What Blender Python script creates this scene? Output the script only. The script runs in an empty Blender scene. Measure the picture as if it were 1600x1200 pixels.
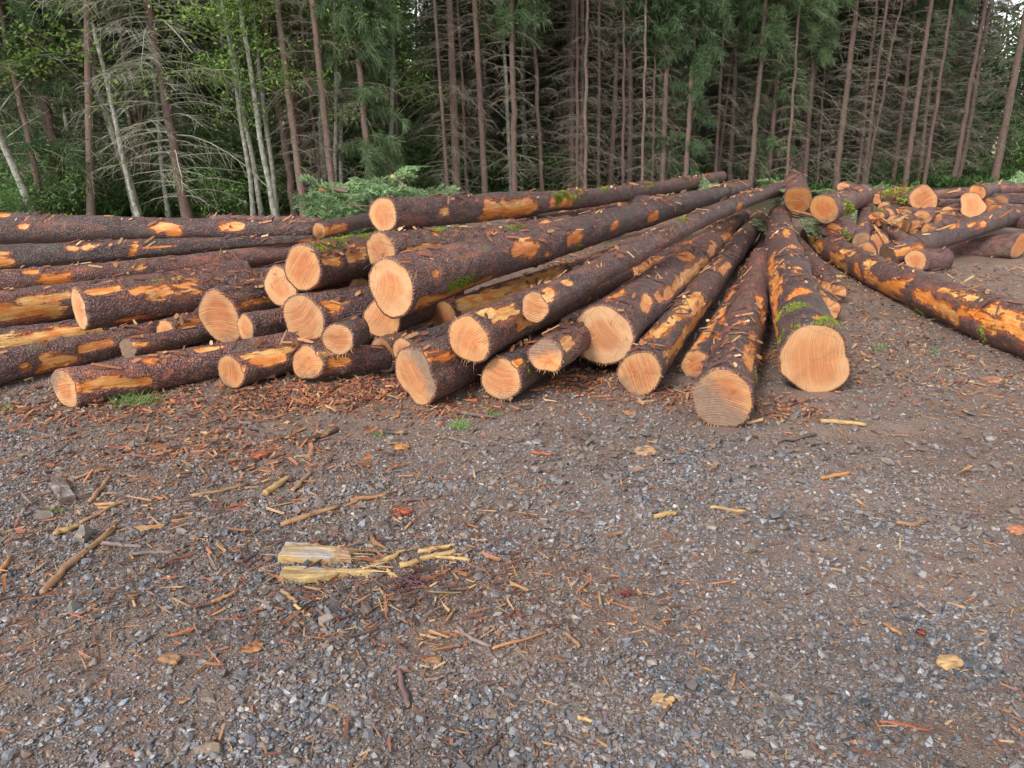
import bpy, math, random
import numpy as np
from mathutils import Vector, Matrix, Euler

scene = bpy.context.scene
col = scene.collection

# ------------------------------------------------------------------ camera, sky, sun, exposure
FPX, CAM_H, PITCH = 1200.0, 1.6, math.radians(17.35)
cam_d = bpy.data.cameras.new("camera")
cam_d.sensor_width = 36.0
cam_d.lens = 27.0
cam_d.clip_start = 0.05
cam_d.clip_end = 1500.0
cam = bpy.data.objects.new("camera", cam_d)
cam.location = (0, 0, CAM_H)
cam.rotation_euler = (math.pi / 2 - PITCH, 0, 0)
col.objects.link(cam)
scene.camera = cam

SUN_EL, SUN_AZ = math.radians(38), math.radians(215)      # azimuth from +Y clockwise: behind the camera, a little to the left
world = bpy.data.worlds.new("World")
scene.world = world
world.use_nodes = True
wn, wl = world.node_tree.nodes, world.node_tree.links
wn.clear()
sky = wn.new("ShaderNodeTexSky")
sky.sky_type = 'NISHITA'
sky.sun_disc = False
sky.sun_elevation = SUN_EL
sky.sun_rotation = SUN_AZ
sky.air_density = 1.0
sky.dust_density = 1.2
hsv = wn.new("ShaderNodeHueSaturation")
hsv.inputs['Saturation'].default_value = 0.08            # cloud cover takes most of the blue out
bg = wn.new("ShaderNodeBackground")
bg.inputs['Strength'].default_value = 0.15
wo = wn.new("ShaderNodeOutputWorld")
wl.new(sky.outputs[0], hsv.inputs['Color'])
wl.new(hsv.outputs[0], bg.inputs['Color'])
wl.new(bg.outputs[0], wo.inputs[0])

sun_d = bpy.data.lights.new("sun", 'SUN')
sun_d.energy = 1.5
sun_d.angle = math.radians(14)
sun_d.color = (1.0, 0.955, 0.90)
sun = bpy.data.objects.new("sun", sun_d)
dirv = Vector((math.sin(SUN_AZ) * math.cos(SUN_EL), math.cos(SUN_AZ) * math.cos(SUN_EL), math.sin(SUN_EL)))
sun.rotation_euler = dirv.to_track_quat('Z', 'Y').to_euler()
sun.location = dirv * 60
col.objects.link(sun)

scene.view_settings.view_transform = 'Standard'
scene.view_settings.look = 'None'
scene.view_settings.exposure = 1.2
scene.view_settings.gamma = 1.0
scene.render.engine = 'CYCLES'
scene.cycles.max_bounces = 5
scene.cycles.diffuse_bounces = 3
scene.cycles.glossy_bounces = 2
scene.cycles.transmission_bounces = 3
scene.cycles.use_denoising = True

# ------------------------------------------------------------------ small tools
FW = np.array([0, math.cos(PITCH), -math.sin(PITCH)])
UP = np.array([0, math.sin(PITCH), math.cos(PITCH)])
RT = np.array([1.0, 0, 0])
CAMP = np.array([0, 0, CAM_H])

def pix(x, y, d):
    return CAMP + d * (FW + RT * (x - 800) / FPX + UP * (600 - y) / FPX)

def onground(x, y, z=0.0):
    v = FW + RT * (x - 800) / FPX + UP * (600 - y) / FPX
    t = (z - CAM_H) / v[2]
    return CAMP + v * t

def toray(x, y):
    return FW + RT * (x - 800) / FPX + UP * (600 - y) / FPX

def topix(X):
    v = X - CAMP
    d = v @ FW
    return 800 + FPX * (v @ RT) / d, 600 - FPX * (v @ UP) / d, d

def hsh(i, j, k, seed):
    h = (i.astype(np.int64) * 73856093) ^ (j.astype(np.int64) * 19349663) ^ (k.astype(np.int64) * 83492791) ^ (int(seed) * 265443 + 12345)
    h = h & 0xffffffff
    h = ((h ^ (h >> 15)) * 2246822519) & 0xffffffff
    h = ((h ^ (h >> 13)) * 3266489917) & 0xffffffff
    h = h ^ (h >> 16)
    return h.astype(np.float64) / 2147483648.0 - 1.0

def vn(P, seed=0):
    P = np.asarray(P, float)
    I = np.floor(P)
    f = P - I
    f = f * f * (3 - 2 * f)
    I = I.astype(np.int64)
    out = 0
    for a in (0, 1):
        wa = f[..., 0] if a else 1 - f[..., 0]
        for b in (0, 1):
            wb = f[..., 1] if b else 1 - f[..., 1]
            for c in (0, 1):
                wc = f[..., 2] if c else 1 - f[..., 2]
                out = out + wa * wb * wc * hsh(I[..., 0] + a, I[..., 1] + b, I[..., 2] + c, seed)
    return out

def fbm(P, seed=0, octv=3, g=0.5):
    P = np.asarray(P, float)
    o, a, s = 0, 1.0, 1.0
    for k in range(octv):
        o = o + a * vn(P * s + k * 17.3, seed + k)
        a *= g
        s *= 2.03
    return o

def ground_z(x, y):
    x = np.asarray(x, float)
    y = np.asarray(y, float)
    Z = np.zeros_like(x)
    P = np.stack([x, y, Z], -1)
    z = 0.016 * fbm(P * 0.55, 5, 2) + 0.010 * fbm(P * 2.3, 9, 3) + 0.006 * fbm(P * 9.0, 21, 2)
    # wheel ruts running past on the right
    c = (y - 3.15) - 0.10 * (x - 1.2)
    run = np.clip((x - 0.6) / 0.8, 0, 1)
    for o in (0.0, 0.85):
        q = (c - o) / 0.15
        z = z - run * (0.026 + 0.007 * np.sin(x * 62 + 9 * q)) * np.exp(-q * q) + run * 0.014 * np.exp(-((np.abs(c - o) - 0.23) / 0.08) ** 2)
    far = np.clip((y - 17) / 12, 0, 1)
    return z + far * 0.10 * fbm(P * 0.25, 33, 2)

def mk(name, V, faces, mat, parent=None, attrs=None, smooth=False, origin=None):
    """one mesh object from arrays; faces is an (n,k) array or a list of them"""
    V = np.asarray(V, np.float32)
    if origin is not None:
        V = V - np.asarray(origin, np.float32)
    if not isinstance(faces, (list, tuple)):
        faces = [faces]
    faces = [np.asarray(f, np.int32) for f in faces if len(f)]
    me = bpy.data.meshes.new(name)
    me.vertices.add(len(V))
    me.vertices.foreach_set('co', V.ravel())
    loops = np.concatenate([f.ravel() for f in faces])
    tot = np.concatenate([np.full(len(f), f.shape[1], np.int32) for f in faces])
    st = np.concatenate([[0], np.cumsum(tot)[:-1]]).astype(np.int32)
    me.loops.add(len(loops))
    me.loops.foreach_set('vertex_index', loops)
    me.polygons.add(len(tot))
    me.polygons.foreach_set('loop_start', st)
    me.polygons.foreach_set('loop_total', tot)
    me.polygons.foreach_set('use_smooth', np.full(len(tot), bool(smooth)))
    for k, (kind, dom, data) in (attrs or {}).items():
        a = me.attributes.new(k, kind, dom)
        a.data.foreach_set('color' if kind == 'FLOAT_COLOR' else ('vector' if kind == 'FLOAT_VECTOR' else 'value'), np.asarray(data, np.float32).ravel())
    me.update(calc_edges=True)
    me.materials.append(mat)
    o = bpy.data.objects.new(name, me)
    col.objects.link(o)
    if parent is not None:
        o.parent = parent
    return o

def tag(o, label=None, cat=None, group=None, kind=None):
    if label: o['label'] = label
    if cat: o['category'] = cat
    if group: o['group'] = group
    if kind: o['kind'] = kind
    return o

def thing(name, label, cat, loc=(0, 0, 0), group=None):
    o = bpy.data.objects.new(name, None)
    o.empty_display_size = 0.2
    o.location = Vector([float(v) for v in loc])
    col.objects.link(o)
    return tag(o, label, cat, group)

def dup(root, label=None, group=None):
    r = root.copy()
    col.objects.link(r)
    if label: r['label'] = label
    if group: r['group'] = group
    for ch in list(root.children):
        c = ch.copy()
        col.objects.link(c)
        c.parent = r
    return r

def tubes(paths, radii, sides=4):
    """many tubes: each path (n,3), radii (n,) -> V, quads"""
    Vs, Fs, off = [], [], 0
    ang = np.linspace(0, 2 * math.pi, sides, endpoint=False)
    for p, r in zip(paths, radii):
        p = np.asarray(p, float)
        r = np.asarray(r, float)
        n = len(p)
        t = np.gradient(p, axis=0)
        t /= np.linalg.norm(t, axis=1)[:, None] + 1e-9
        ref = np.array([0, 0, 1.0]) if abs(t[:, 2].mean()) < 0.8 else np.array([1.0, 0, 0])
        u = np.cross(t, ref)
        u /= np.linalg.norm(u, axis=1)[:, None] + 1e-9
        w = np.cross(t, u)
        ring = p[:, None] + r[:, None, None] * (np.cos(ang)[None, :, None] * u[:, None] + np.sin(ang)[None, :, None] * w[:, None])
        Vs.append(ring.reshape(-1, 3))
        a = np.arange(n - 1)[:, None] * sides + np.arange(sides)[None]
        b = np.arange(n - 1)[:, None] * sides + (np.arange(sides)[None] + 1) % sides
        q = np.stack([a, b, b + sides, a + sides], -1).reshape(-1, 4) + off
        Fs.append(q)
        off += n * sides
    return np.concatenate(Vs), np.concatenate(Fs)

# ------------------------------------------------------------------ materials
class NT:
    def __init__(self, name):
        self.m = bpy.data.materials.new(name)
        self.m.use_nodes = True
        self.t = self.m.node_tree
        self.t.nodes.clear()
        self.out = self.t.nodes.new('ShaderNodeOutputMaterial')
        self.b = self.t.nodes.new('ShaderNodeBsdfPrincipled')
        self.t.links.new(self.b.outputs[0], self.out.inputs[0])
    def put(self, sock, v):
        if v is None: return
        if isinstance(v, bpy.types.NodeSocket): self.t.links.new(v, sock)
        elif isinstance(v, (tuple, list)) and len(v) == 3 and sock.type == 'RGBA': sock.default_value = (*v, 1)
        else: sock.default_value = v
    def bs(self, **k):
        for n, v in k.items(): self.put(self.b.inputs[n.replace('_', ' ')], v)
    def attr(self, n, o='Fac'):
        a = self.t.nodes.new('ShaderNodeAttribute')
        a.attribute_name = n
        return a.outputs[o]
    def coord(self, o='Object'):
        return self.t.nodes.new('ShaderNodeTexCoord').outputs[o]
    def rnd(self):
        return self.t.nodes.new('ShaderNodeObjectInfo').outputs['Random']
    def scl(self, v, s):
        n = self.t.nodes.new('ShaderNodeVectorMath')
        n.operation = 'MULTIPLY'
        self.put(n.inputs[0], v)
        n.inputs[1].default_value = s
        return n.outputs[0]
    def vadd(self, a, b):
        n = self.t.nodes.new('ShaderNodeVectorMath')
        n.operation = 'ADD'
        self.put(n.inputs[0], a); self.put(n.inputs[1], b)
        return n.outputs[0]
    def noise(self, v, scale, det=4, rough=0.55, dist=0.0, o=0):
        n = self.t.nodes.new('ShaderNodeTexNoise')
        self.put(n.inputs['Vector'], v)
        n.inputs['Scale'].default_value = scale
        n.inputs['Detail'].default_value = det
        n.inputs['Roughness'].default_value = rough
        n.inputs['Distortion'].default_value = dist
        return n.outputs[o]
    def vor(self, v, scale, feat='F1', o='Distance'):
        n = self.t.nodes.new('ShaderNodeTexVoronoi')
        n.feature = feat
        self.put(n.inputs['Vector'], v)
        n.inputs['Scale'].default_value = scale
        return n.outputs[o]
    def ramp(self, f, stops, interp='LINEAR'):
        n = self.t.nodes.new('ShaderNodeValToRGB')
        n.color_ramp.interpolation = interp
        e = n.color_ramp.elements
        while len(e) < len(stops): e.new(0.5)
        for i, (p, c) in enumerate(stops):
            e[i].position = p
            e[i].color = (c, c, c, 1) if isinstance(c, (int, float)) else (*c, 1)
        self.put(n.inputs[0], f)
        return n.outputs[0]
    def mix(self, f, a, b, mode='MIX'):
        n = self.t.nodes.new('ShaderNodeMix')
        n.data_type = 'RGBA'
        n.blend_type = mode
        self.put(n.inputs[0], f); self.put(n.inputs[6], a); self.put(n.inputs[7], b)
        return n.outputs[2]
    def math(self, op, a, b=0.0, c=None):
        n = self.t.nodes.new('ShaderNodeMath')
        n.operation = op
        self.put(n.inputs[0], a); self.put(n.inputs[1], b)
        if c is not None: self.put(n.inputs[2], c)
        return n.outputs[0]
    def sep(self, v):
        n = self.t.nodes.new('ShaderNodeSeparateXYZ')
        self.put(n.inputs[0], v)
        return n.outputs
    def bump(self, h, strength=0.5, dist=0.01, normal=None):
        n = self.t.nodes.new('ShaderNodeBump')
        n.inputs['Strength'].default_value = strength
        n.inputs['Distance'].default_value = dist
        self.put(n.inputs['Height'], h)
        if normal is not None: self.put(n.inputs['Normal'], normal)
        return n.outputs[0]

def mat_log_bark():
    n = NT('log_bark')
    lc = n.attr('lc', 'Vector')
    strip, tone = n.attr('strip'), n.attr('tone')
    wob = n.vadd(lc, n.scl(n.noise(lc, 14, 3, o=1), (0.05, 0.05, 0.05)))
    sq = n.scl(wob, (1.0, 1.0, 0.62))
    cr = n.vor(sq, 46, 'DISTANCE_TO_EDGE')
    cr2 = n.vor(sq, 92, 'DISTANCE_TO_EDGE')
    pl = n.vor(sq, 46, 'F1', 'Color')
    n1 = n.noise(lc, 9, 6, 0.65)
    n2 = n.noise(lc, 70, 4, 0.6)
    base = n.ramp(n1, [(0.30, (0.046, 0.021, 0.017)), (0.5, (0.134, 0.068, 0.058)), (0.70, (0.26, 0.158, 0.143))])
    base = n.mix(0.35, base, n.mix(n.math('MULTIPLY', n.sep(pl)[0], 0.8), (0.040, 0.021, 0.019), (0.265, 0.172, 0.165)))
    base = n.mix(n.ramp(n2, [(0.50, 0.0), (0.68, 0.65)]), base, (0.34, 0.245, 0.245))
    base = n.mix(n.ramp(cr, [(0.0, 0.8), (0.09, 0.0)]), base, (0.012, 0.007, 0.007))
    base = n.mix(n.ramp(cr2, [(0.0, 0.5), (0.10, 0.0)]), base, (0.018, 0.011, 0.010))
    fl = n.ramp(n.noise(n.scl(lc, (1, 1, 0.55)), 26, 5, 0.7), [(0.565, 0.0), (0.61, 0.9)])
    fl = n.math('MULTIPLY', fl, n.ramp(n.noise(lc, 2.6, 3), [(0.44, 0.0), (0.62, 1.0)]))
    base = n.mix(fl, base, n.mix(n2, (0.26, 0.062, 0.028), (0.42, 0.165, 0.085)))
    base = n.mix(n.ramp(n.noise(lc, 5.0, 6, 0.7), [(0.55, 0.0), (0.66, 0.55)]), base, n.mix(n2, (0.055, 0.062, 0.025), (0.22, 0.225, 0.13)))
    scuff = n.ramp(n.noise(n.scl(lc, (1, 1, 0.33)), 7.5, 8, 0.7), [(0.555, 0.0), (0.60, 0.75)])
    base = n.mix(scuff, base, n.mix(n2, (0.13, 0.043, 0.028), (0.37, 0.165, 0.11)))
    low = n.noise(lc, 0.13, 1)
    base = n.mix(n.ramp(low, [(0.35, 0.0), (0.65, 1.0)]), n.mix(1.0, base, (0.72, 0.76, 0.78), 'MULTIPLY'), n.mix(1.0, base, (1.38, 1.10, 1.02), 'MULTIPLY'))
    sm = n.math('ADD', strip, n.math('MULTIPLY', n.math('SUBTRACT', n.noise(n.scl(lc, (1, 1, 0.2)), 30, 8, 0.72), 0.5), 1.9))
    ring = n.ramp(sm, [(0.24, 0.0), (0.40, 1.0)])
    wm = n.ramp(sm, [(0.47, 0.0), (0.54, 1.0)])
    fib = n.noise(n.scl(lc, (1, 1, 0.06)), 90, 4, 0.6)
    blot = n.noise(n.scl(lc, (1, 1, 0.4)), 16, 4, 0.6)
    wood = n.mix(tone, n.mix(n.ramp(fib, [(0.35, 0.0), (0.65, 1.0)]), (0.56, 0.27, 0.05), (0.70, 0.48, 0.22)), n.mix(n.ramp(fib, [(0.35, 0.0), (0.65, 1.0)]), (0.46, 0.10, 0.015), (0.80, 0.285, 0.045)))
    wood = n.mix(n.ramp(blot, [(0.46, 0.0), (0.60, 0.85)]), wood, n.mix(fib, (0.36, 0.070, 0.013), (0.72, 0.22, 0.030)))
    wood = n.mix(n.ramp(n.noise(lc, 50, 3), [(0.64, 0.0), (0.70, 0.8)]), wood, (0.10, 0.045, 0.028))
    inner = n.mix(n2, (0.20, 0.045, 0.020), (0.46, 0.125, 0.045))
    c = n.mix(ring, base, inner)
    c = n.mix(wm, c, wood)
    rim = n.attr('rim')
    c = n.mix(rim, c, n.mix(n2, (0.07, 0.035, 0.026), (0.30, 0.14, 0.075)))
    h = n.math('ADD', n.math('MULTIPLY', n.ramp(cr, [(0.0, 0.0), (0.22, 1.0)]), 0.8), n.math('MULTIPLY', n2, 0.7))
    h = n.math('ADD', h, n.math('MULTIPLY', n.ramp(cr2, [(0.0, 0.0), (0.2, 1.0)]), 0.35))
    hb = n.mix(wm, h, n.math('MULTIPLY', fib, 0.5))
    hb = n.math('SUBTRACT', hb, n.math('MULTIPLY', wm, 0.6))
    n.bs(Base_Color=c, Roughness=n.ramp(wm, [(0, 0.50), (1, 0.45)]), Normal=n.bump(hb, 1.0, 0.009))
    n.b.inputs['Specular IOR Level'].default_value = 0.55
    return n.m

def mat_cut_wood():
    n = NT('cut_wood')
    fc = n.attr('fc', 'Vector')           # metres across the face, z = a seed for each log
    rr = n.attr('rr')
    tone, dirt = n.attr('tone'), n.attr('dirt')
    s = n.sep(fc)
    wobv = n.vadd(fc, n.scl(n.noise(fc, 9, 3, o=1), (0.020, 0.020, 0.0)))
    sw = n.sep(wobv)
    rad = n.math('SQRT', n.math('ADD', n.math('MULTIPLY', sw[0], sw[0]), n.math('MULTIPLY', sw[1], sw[1])))
    rings = n.math('SINE', n.math('MULTIPLY', rad, 620.0))
    rings = n.ramp(n.math('MULTIPLY', n.math('ADD', rings, 1.0), 0.5), [(0.35, 0.0), (1.0, 1.0)])
    big = n.noise(n.vadd(n.scl(fc, (0, 0, 1)), n.scl(n.vadd(fc, fc), (0, 0, 0))), 1.0, 0)
    rb = n.t.nodes.new('ShaderNodeCombineXYZ')
    n.put(rb.inputs[0], n.math('MULTIPLY', rad, 26.0)); n.put(rb.inputs[2], s[2])
    bands = n.noise(rb.outputs[0], 1.6, 3)
    heart = n.ramp(n.math('ADD', n.math('ADD', rr, n.math('MULTIPLY', n.math('SINE', n.math('MULTIPLY', s[2], 5.0)), 0.1)), n.math('MULTIPLY', n.math('SUBTRACT', n.noise(fc, 7, 3), 0.5), 0.35)), [(0.50, 1.0), (0.72, 0.0)])
    sap = n.mix(tone, (0.475, 0.305, 0.17), (0.49, 0.20, 0.055))
    hrt = n.mix(tone, (0.385, 0.138, 0.058), (0.42, 0.092, 0.016))
    c = n.mix(n.math('MULTIPLY', heart, 0.95), sap, hrt)
    c = n.mix(n.ramp(bands, [(0.40, 0.0), (0.66, 0.55)]), c, (0.46, 0.21, 0.085))
    c = n.mix(n.ramp(n.noise(fc, 6, 4, 0.65), [(0.44, 0.0), (0.64, 0.65)]), c, (0.33, 0.145, 0.062))
    c = n.mix(n.math('MULTIPLY', n.math('ADD', n.math('SINE', n.math('MULTIPLY', s[2], 11.0)), 1.0), 0.5), c, n.mix(1.0, c, (0.70, 0.66, 0.64), 'MULTIPLY'))
    c = n.mix(n.math('MULTIPLY', rings, 0.15), c, (0.42, 0.20, 0.08))
    # saw marks: slightly curved stripes across the face, each log its own direction
    ca, sa = n.math('COSINE', n.math('MULTIPLY', s[2], 7.0)), n.math('SINE', n.math('MULTIPLY', s[2], 7.0))
    t = n.math('ADD', n.math('MULTIPLY', s[0], ca), n.math('MULTIPLY', s[1], sa))
    u = n.math('SUBTRACT', n.math('MULTIPLY', s[1], ca), n.math('MULTIPLY', s[0], sa))
    t = n.math('ADD', t, n.math('MULTIPLY', n.math('MULTIPLY', u, u), 1.4))
    tv = n.t.nodes.new('ShaderNodeCombineXYZ')
    n.put(tv.inputs[0], n.math('MULTIPLY', t, 60.0)); n.put(tv.inputs[1], n.math('MULTIPLY', u, 3.0)); n.put(tv.inputs[2], s[2])
    kerf = n.noise(tv.outputs[0], 1.0, 3, 0.6)
    kerf2 = n.math('MULTIPLY', n.math('ADD', n.math('SINE', n.math('ADD', n.math('MULTIPLY', t, 420.0), n.math('MULTIPLY', kerf, 6.0))), 1.0), 0.5)
    km = n.math('MAXIMUM', n.ramp(n.noise(fc, 5, 2), [(0.42, 0.0), (0.62, 1.0)]), n.math('MULTIPLY', n.ramp(rr, [(0.70, 0.0), (0.86, 1.0)]), n.ramp(n.noise(fc, 3, 1), [(0.42, 0.0), (0.55, 1.0)])))
    c = n.mix(n.math('MULTIPLY', n.math('MULTIPLY', kerf2, km), 0.5), c, (0.46, 0.23, 0.10))
    c = n.mix(n.ramp(kerf, [(0.45, 0.0), (0.70, 0.5)]), c, (0.50, 0.27, 0.12))
    # cambium line and checks
    c = n.mix(n.ramp(rr, [(0.955, 0.0), (0.985, 0.75)]), c, (0.42, 0.20, 0.085))
    chk = n.math('MULTIPLY', n.ramp(n.vor(n.scl(fc, (1, 1, 3)), 8, 'DISTANCE_TO_EDGE'), [(0.0, 1.0), (0.012, 0.0)]), n.ramp(n.noise(fc, 4, 2), [(0.48, 0.0), (0.56, 1.0)]))
    c = n.mix(n.math('MULTIPLY', chk, 0.8), c, (0.10, 0.045, 0.02))
    dm = n.math('ADD', dirt, n.math('MULTIPLY', n.math('SUBTRACT', n.noise(fc, 12, 6, 0.7), 0.5), 0.75))
    c = n.mix(n.ramp(dm, [(0.42, 0.0), (0.68, 0.85)]), c, n.mix(n.noise(fc, 40, 3), (0.075, 0.05, 0.04), (0.24, 0.17, 0.125)))
    spk = n.ramp(n.noise(fc, 75, 2), [(0.70, 0.0), (0.75, 0.5)])
    c = n.mix(spk, c, (0.24, 0.11, 0.05))
    h = n.math('ADD', n.math('MULTIPLY', kerf, 0.8), n.math('MULTIPLY', n.math('MULTIPLY', kerf2, km), 0.5))
    h = n.math('ADD', h, n.math('MULTIPLY', n.noise(fc, 130, 3), 0.35))
    n.bs(Base_Color=c, Roughness=0.62, Normal=n.bump(h, 0.55, 0.006))
    n.b.inputs['Specular IOR Level'].default_value = 0.3
    return n.m

def mat_attr(name, rough=0.7, nscale=30, namt=0.35, bump=0.3, spec=0.4, dust=None):
    """colour from the object's own 'col' attribute with a noise grain over it"""
    n = NT(name)
    c = n.attr('col', 'Color')
    p = n.coord()
    g = n.noise(p, nscale, 4, 0.65)
    c = n.mix(namt, c, n.ramp(g, [(0.3, 0.25), (0.7, 1.0)]), 'MULTIPLY')
    if dust:
        c = n.mix(n.ramp(n.noise(p, 3.0, 4), [(0.4, 0.0), (0.7, 0.55)]), c, dust)
    n.bs(Base_Color=c, Roughness=rough, Normal=n.bump(g, bump, 0.006))
    n.b.inputs['Specular IOR Level'].default_value = spec
    return n.m

def mat_leaf(name, c0, c1, trans=0.3, nsc=0.6):
    n = NT(name)
    a = n.attr('col', 'Fac')
    p = n.coord()
    f = n.math('ADD', n.math('MULTIPLY', a, 0.6), n.math('MULTIPLY', n.noise(p, nsc, 3), 0.4))
    f = n.math('ADD', f, n.math('MULTIPLY', n.math('SUBTRACT', n.rnd(), 0.5), 0.35))
    c = n.mix(f, c0, c1)
    n.bs(Base_Color=c, Roughness=0.55)
    n.b.inputs['Specular IOR Level'].default_value = 0.3
    tr = n.t.nodes.new('ShaderNodeBsdfTranslucent')
    n.put(tr.inputs[0], n.mix(0.4, c, c1))
    mx = n.t.nodes.new('ShaderNodeMixShader')
    mx.inputs[0].default_value = trans
    n.t.links.new(n.b.outputs[0], mx.inputs[1])
    n.t.links.new(tr.outputs[0], mx.inputs[2])
    n.t.links.new(mx.outputs[0], n.out.inputs[0])
    return n.m

def mat_trunk(name, lo, hi, patch=None, pcol=None, vs=(1, 1, 0.35), sc=16):
    n = NT(name)
    p = n.vadd(n.coord(), n.scl(n.rnd(), (13, 7, 31)))
    q = n.scl(p, vs)
    g = n.noise(q, sc, 6, 0.7)
    c = n.mix(n.ramp(g, [(0.3, 0.0), (0.7, 1.0)]), lo, hi)
    cr = n.vor(q, sc * 1.6, 'DISTANCE_TO_EDGE')
    c = n.mix(n.ramp(cr, [(0, 0.6), (0.1, 0)]), c, tuple(v * 0.3 for v in lo))
    if pcol:
        c = n.mix(n.ramp(n.noise(p, patch, 5, 0.7), [(0.48, 0.0), (0.58, 0.85)]), c, pcol)
    c = n.mix(n.ramp(n.rnd(), [(0, 0.0), (1, 0.75)]), c, tuple(v * 0.7 for v in lo))
    n.bs(Base_Color=c, Roughness=0.8, Normal=n.bump(g, 0.6, 0.02))
    return n.m

def mat_ground():
    n = NT('ground_dirt')
    p = n.coord()
    s = n.sep(p)
    big = n.noise(p, 0.9, 5, 0.6)
    mid = n.noise(p, 6, 6, 0.65)
    fine = n.noise(p, 55, 5, 0.7)
    c = n.mix(n.ramp(big, [(0.35, 0.0), (0.65, 1.0)]), (0.094, 0.050, 0.034), (0.190, 0.113, 0.077))
    c = n.mix(n.ramp(mid, [(0.35, 0.6), (0.6, 0.0)]), c, (0.044, 0.029, 0.023))
    c = n.mix(n.math('MULTIPLY', fine, 0.5), c, (0.30, 0.235, 0.195))
    # crushed-stone fines between the loose stones
    vc = n.vor(p, 95, 'F1', 'Color')
    vd = n.vor(p, 95, 'F1')
    peb = n.mix(n.sep(vc)[0], (0.085, 0.082, 0.088), (0.33, 0.315, 0.315))
    pm = n.math('MULTIPLY', n.ramp(vd, [(0.25, 1.0), (0.5, 0.0)]), n.ramp(n.sep(vc)[1], [(0.35, 0.0), (0.45, 0.9)]))
    pm = n.math('MULTIPLY', pm, n.ramp(n.noise(p, 1.4, 4, 0.6), [(0.34, 0.45), (0.60, 1.0)]))
    near = n.ramp(n.math('MULTIPLY', s[1], 0.1), [(0.45, 1.0), (0.85, 0.25)])
    c = n.mix(n.math('MULTIPLY', pm, near), c, peb)
    # fine red bark litter round the piles
    ln = n.noise(n.scl(p, (1.0, 1.9, 1)), 75, 5, 0.8)
    lm = n.math('MULTIPLY', n.ramp(ln, [(0.58, 0.0), (0.64, 0.8)]), n.ramp(n.noise(p, 1.1, 3), [(0.36, 0.25), (0.60, 1.0)]))
    c = n.mix(lm, c, n.mix(fine, (0.15, 0.05, 0.03), (0.36, 0.15, 0.075)))
    # dark litter and moss under the trees
    yn = n.math('ADD', s[1], n.math('MULTIPLY', n.math('SUBTRACT', n.noise(p, 0.35, 4), 0.5), 7.0))
    fm = n.ramp(n.math('MULTIPLY', yn, 0.02), [(0.33, 0.0), (0.40, 1.0)])
    c = n.mix(fm, c, n.mix(mid, (0.026, 0.022, 0.014), (0.075, 0.068, 0.034)))
    h = n.math('ADD', n.math('MULTIPLY', fine, 0.7), n.math('MULTIPLY', n.math('MULTIPLY', pm, near), 0.6))
    h = n.math('ADD', h, n.math('MULTIPLY', mid, 0.8))
    n.bs(Base_Color=c, Roughness=0.66, Normal=n.bump(h, 0.9, 0.014))
    n.b.inputs['Specular IOR Level'].default_value = 0.35
    return n.m

M = {}
M['bark'] = mat_log_bark()
M['cut'] = mat_cut_wood()
M['ground'] = mat_ground()
M['stone'] = mat_attr('crushed_stone', 0.44, 45, 0.5, 0.5, 0.5, (0.17, 0.125, 0.10))
M['chip'] = mat_attr('wood_debris', 0.65, 60, 0.45, 0.4, 0.35)
M['moss'] = mat_leaf('moss', (0.085, 0.12, 0.012), (0.38, 0.45, 0.04), 0.25, 6.0)
M['grass'] = mat_leaf('grass', (0.08, 0.17, 0.04), (0.28, 0.40, 0.13), 0.3, 6.0)
M['fir_bough'] = mat_leaf('fir_needles', (0.075, 0.145, 0.06), (0.32, 0.45, 0.22), 0.2, 2.0)
M['needles'] = mat_leaf('conifer_needles', (0.032, 0.062, 0.026), (0.14, 0.205, 0.085), 0.2, 0.5)
M['leaves'] = mat_leaf('broad_leaves', (0.045, 0.095, 0.022), (0.28, 0.42, 0.10), 0.35, 0.5)
M['shrub'] = mat_leaf('shrub_leaves', (0.024, 0.060, 0.018), (0.16, 0.28, 0.075), 0.3, 0.8)
M['conifer_trunk'] = mat_trunk('conifer_trunk', (0.085, 0.046, 0.037), (0.27, 0.165, 0.135), 5.0, (0.095, 0.10, 0.060))
M['alder_trunk'] = mat_trunk('alder_trunk', (0.15, 0.145, 0.12), (0.50, 0.49, 0.43), 7.0, (0.095, 0.095, 0.040), (1, 1, 0.8), 12)
M['pale_twig'] = mat_trunk('pale_twig', (0.20, 0.19, 0.14), (0.50, 0.48, 0.40), 3.0, (0.17, 0.20, 0.085))
M['dead_twig'] = mat_trunk('dead_twig', (0.105, 0.078, 0.060), (0.31, 0.25, 0.20), 3.0, (0.13, 0.14, 0.075))
M['stick'] = mat_attr('stick_wood', 0.6, 40, 0.4, 0.5, 0.35)

# ------------------------------------------------------------------ ground and far field
def axis_steps(parts):
    out = []
    for a, b, s in parts:
        out.append(np.arange(a, b, s))
    return np.concatenate(out + [[parts[-1][1]]])

def build_ground():
    xs = axis_steps([(-400, -60, 40), (-60, -14, 2.0), (-14, -5, 0.25), (-5, 5, 0.035), (5, 14, 0.25), (14, 60, 2.0), (60, 400, 40)])
    ys = axis_steps([(-200, -10, 30), (-10, 0.9, 0.8), (0.9, 7.5, 0.035), (7.5, 18, 0.15), (18, 60, 1.2), (60, 900, 60)])
    X, Y = np.meshgrid(xs, ys)
    V = np.stack([X, Y, ground_z(X, Y)], -1).reshape(-1, 3)
    nx, ny = len(xs), len(ys)
    a = (np.arange(ny - 1)[:, None] * nx + np.arange(nx - 1)[None]).ravel()
    F = np.stack([a, a + 1, a + nx + 1, a + nx], -1)
    o = mk('ground', V, F, M['ground'], smooth=True)
    tag(o, kind='structure')
build_ground()

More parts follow.
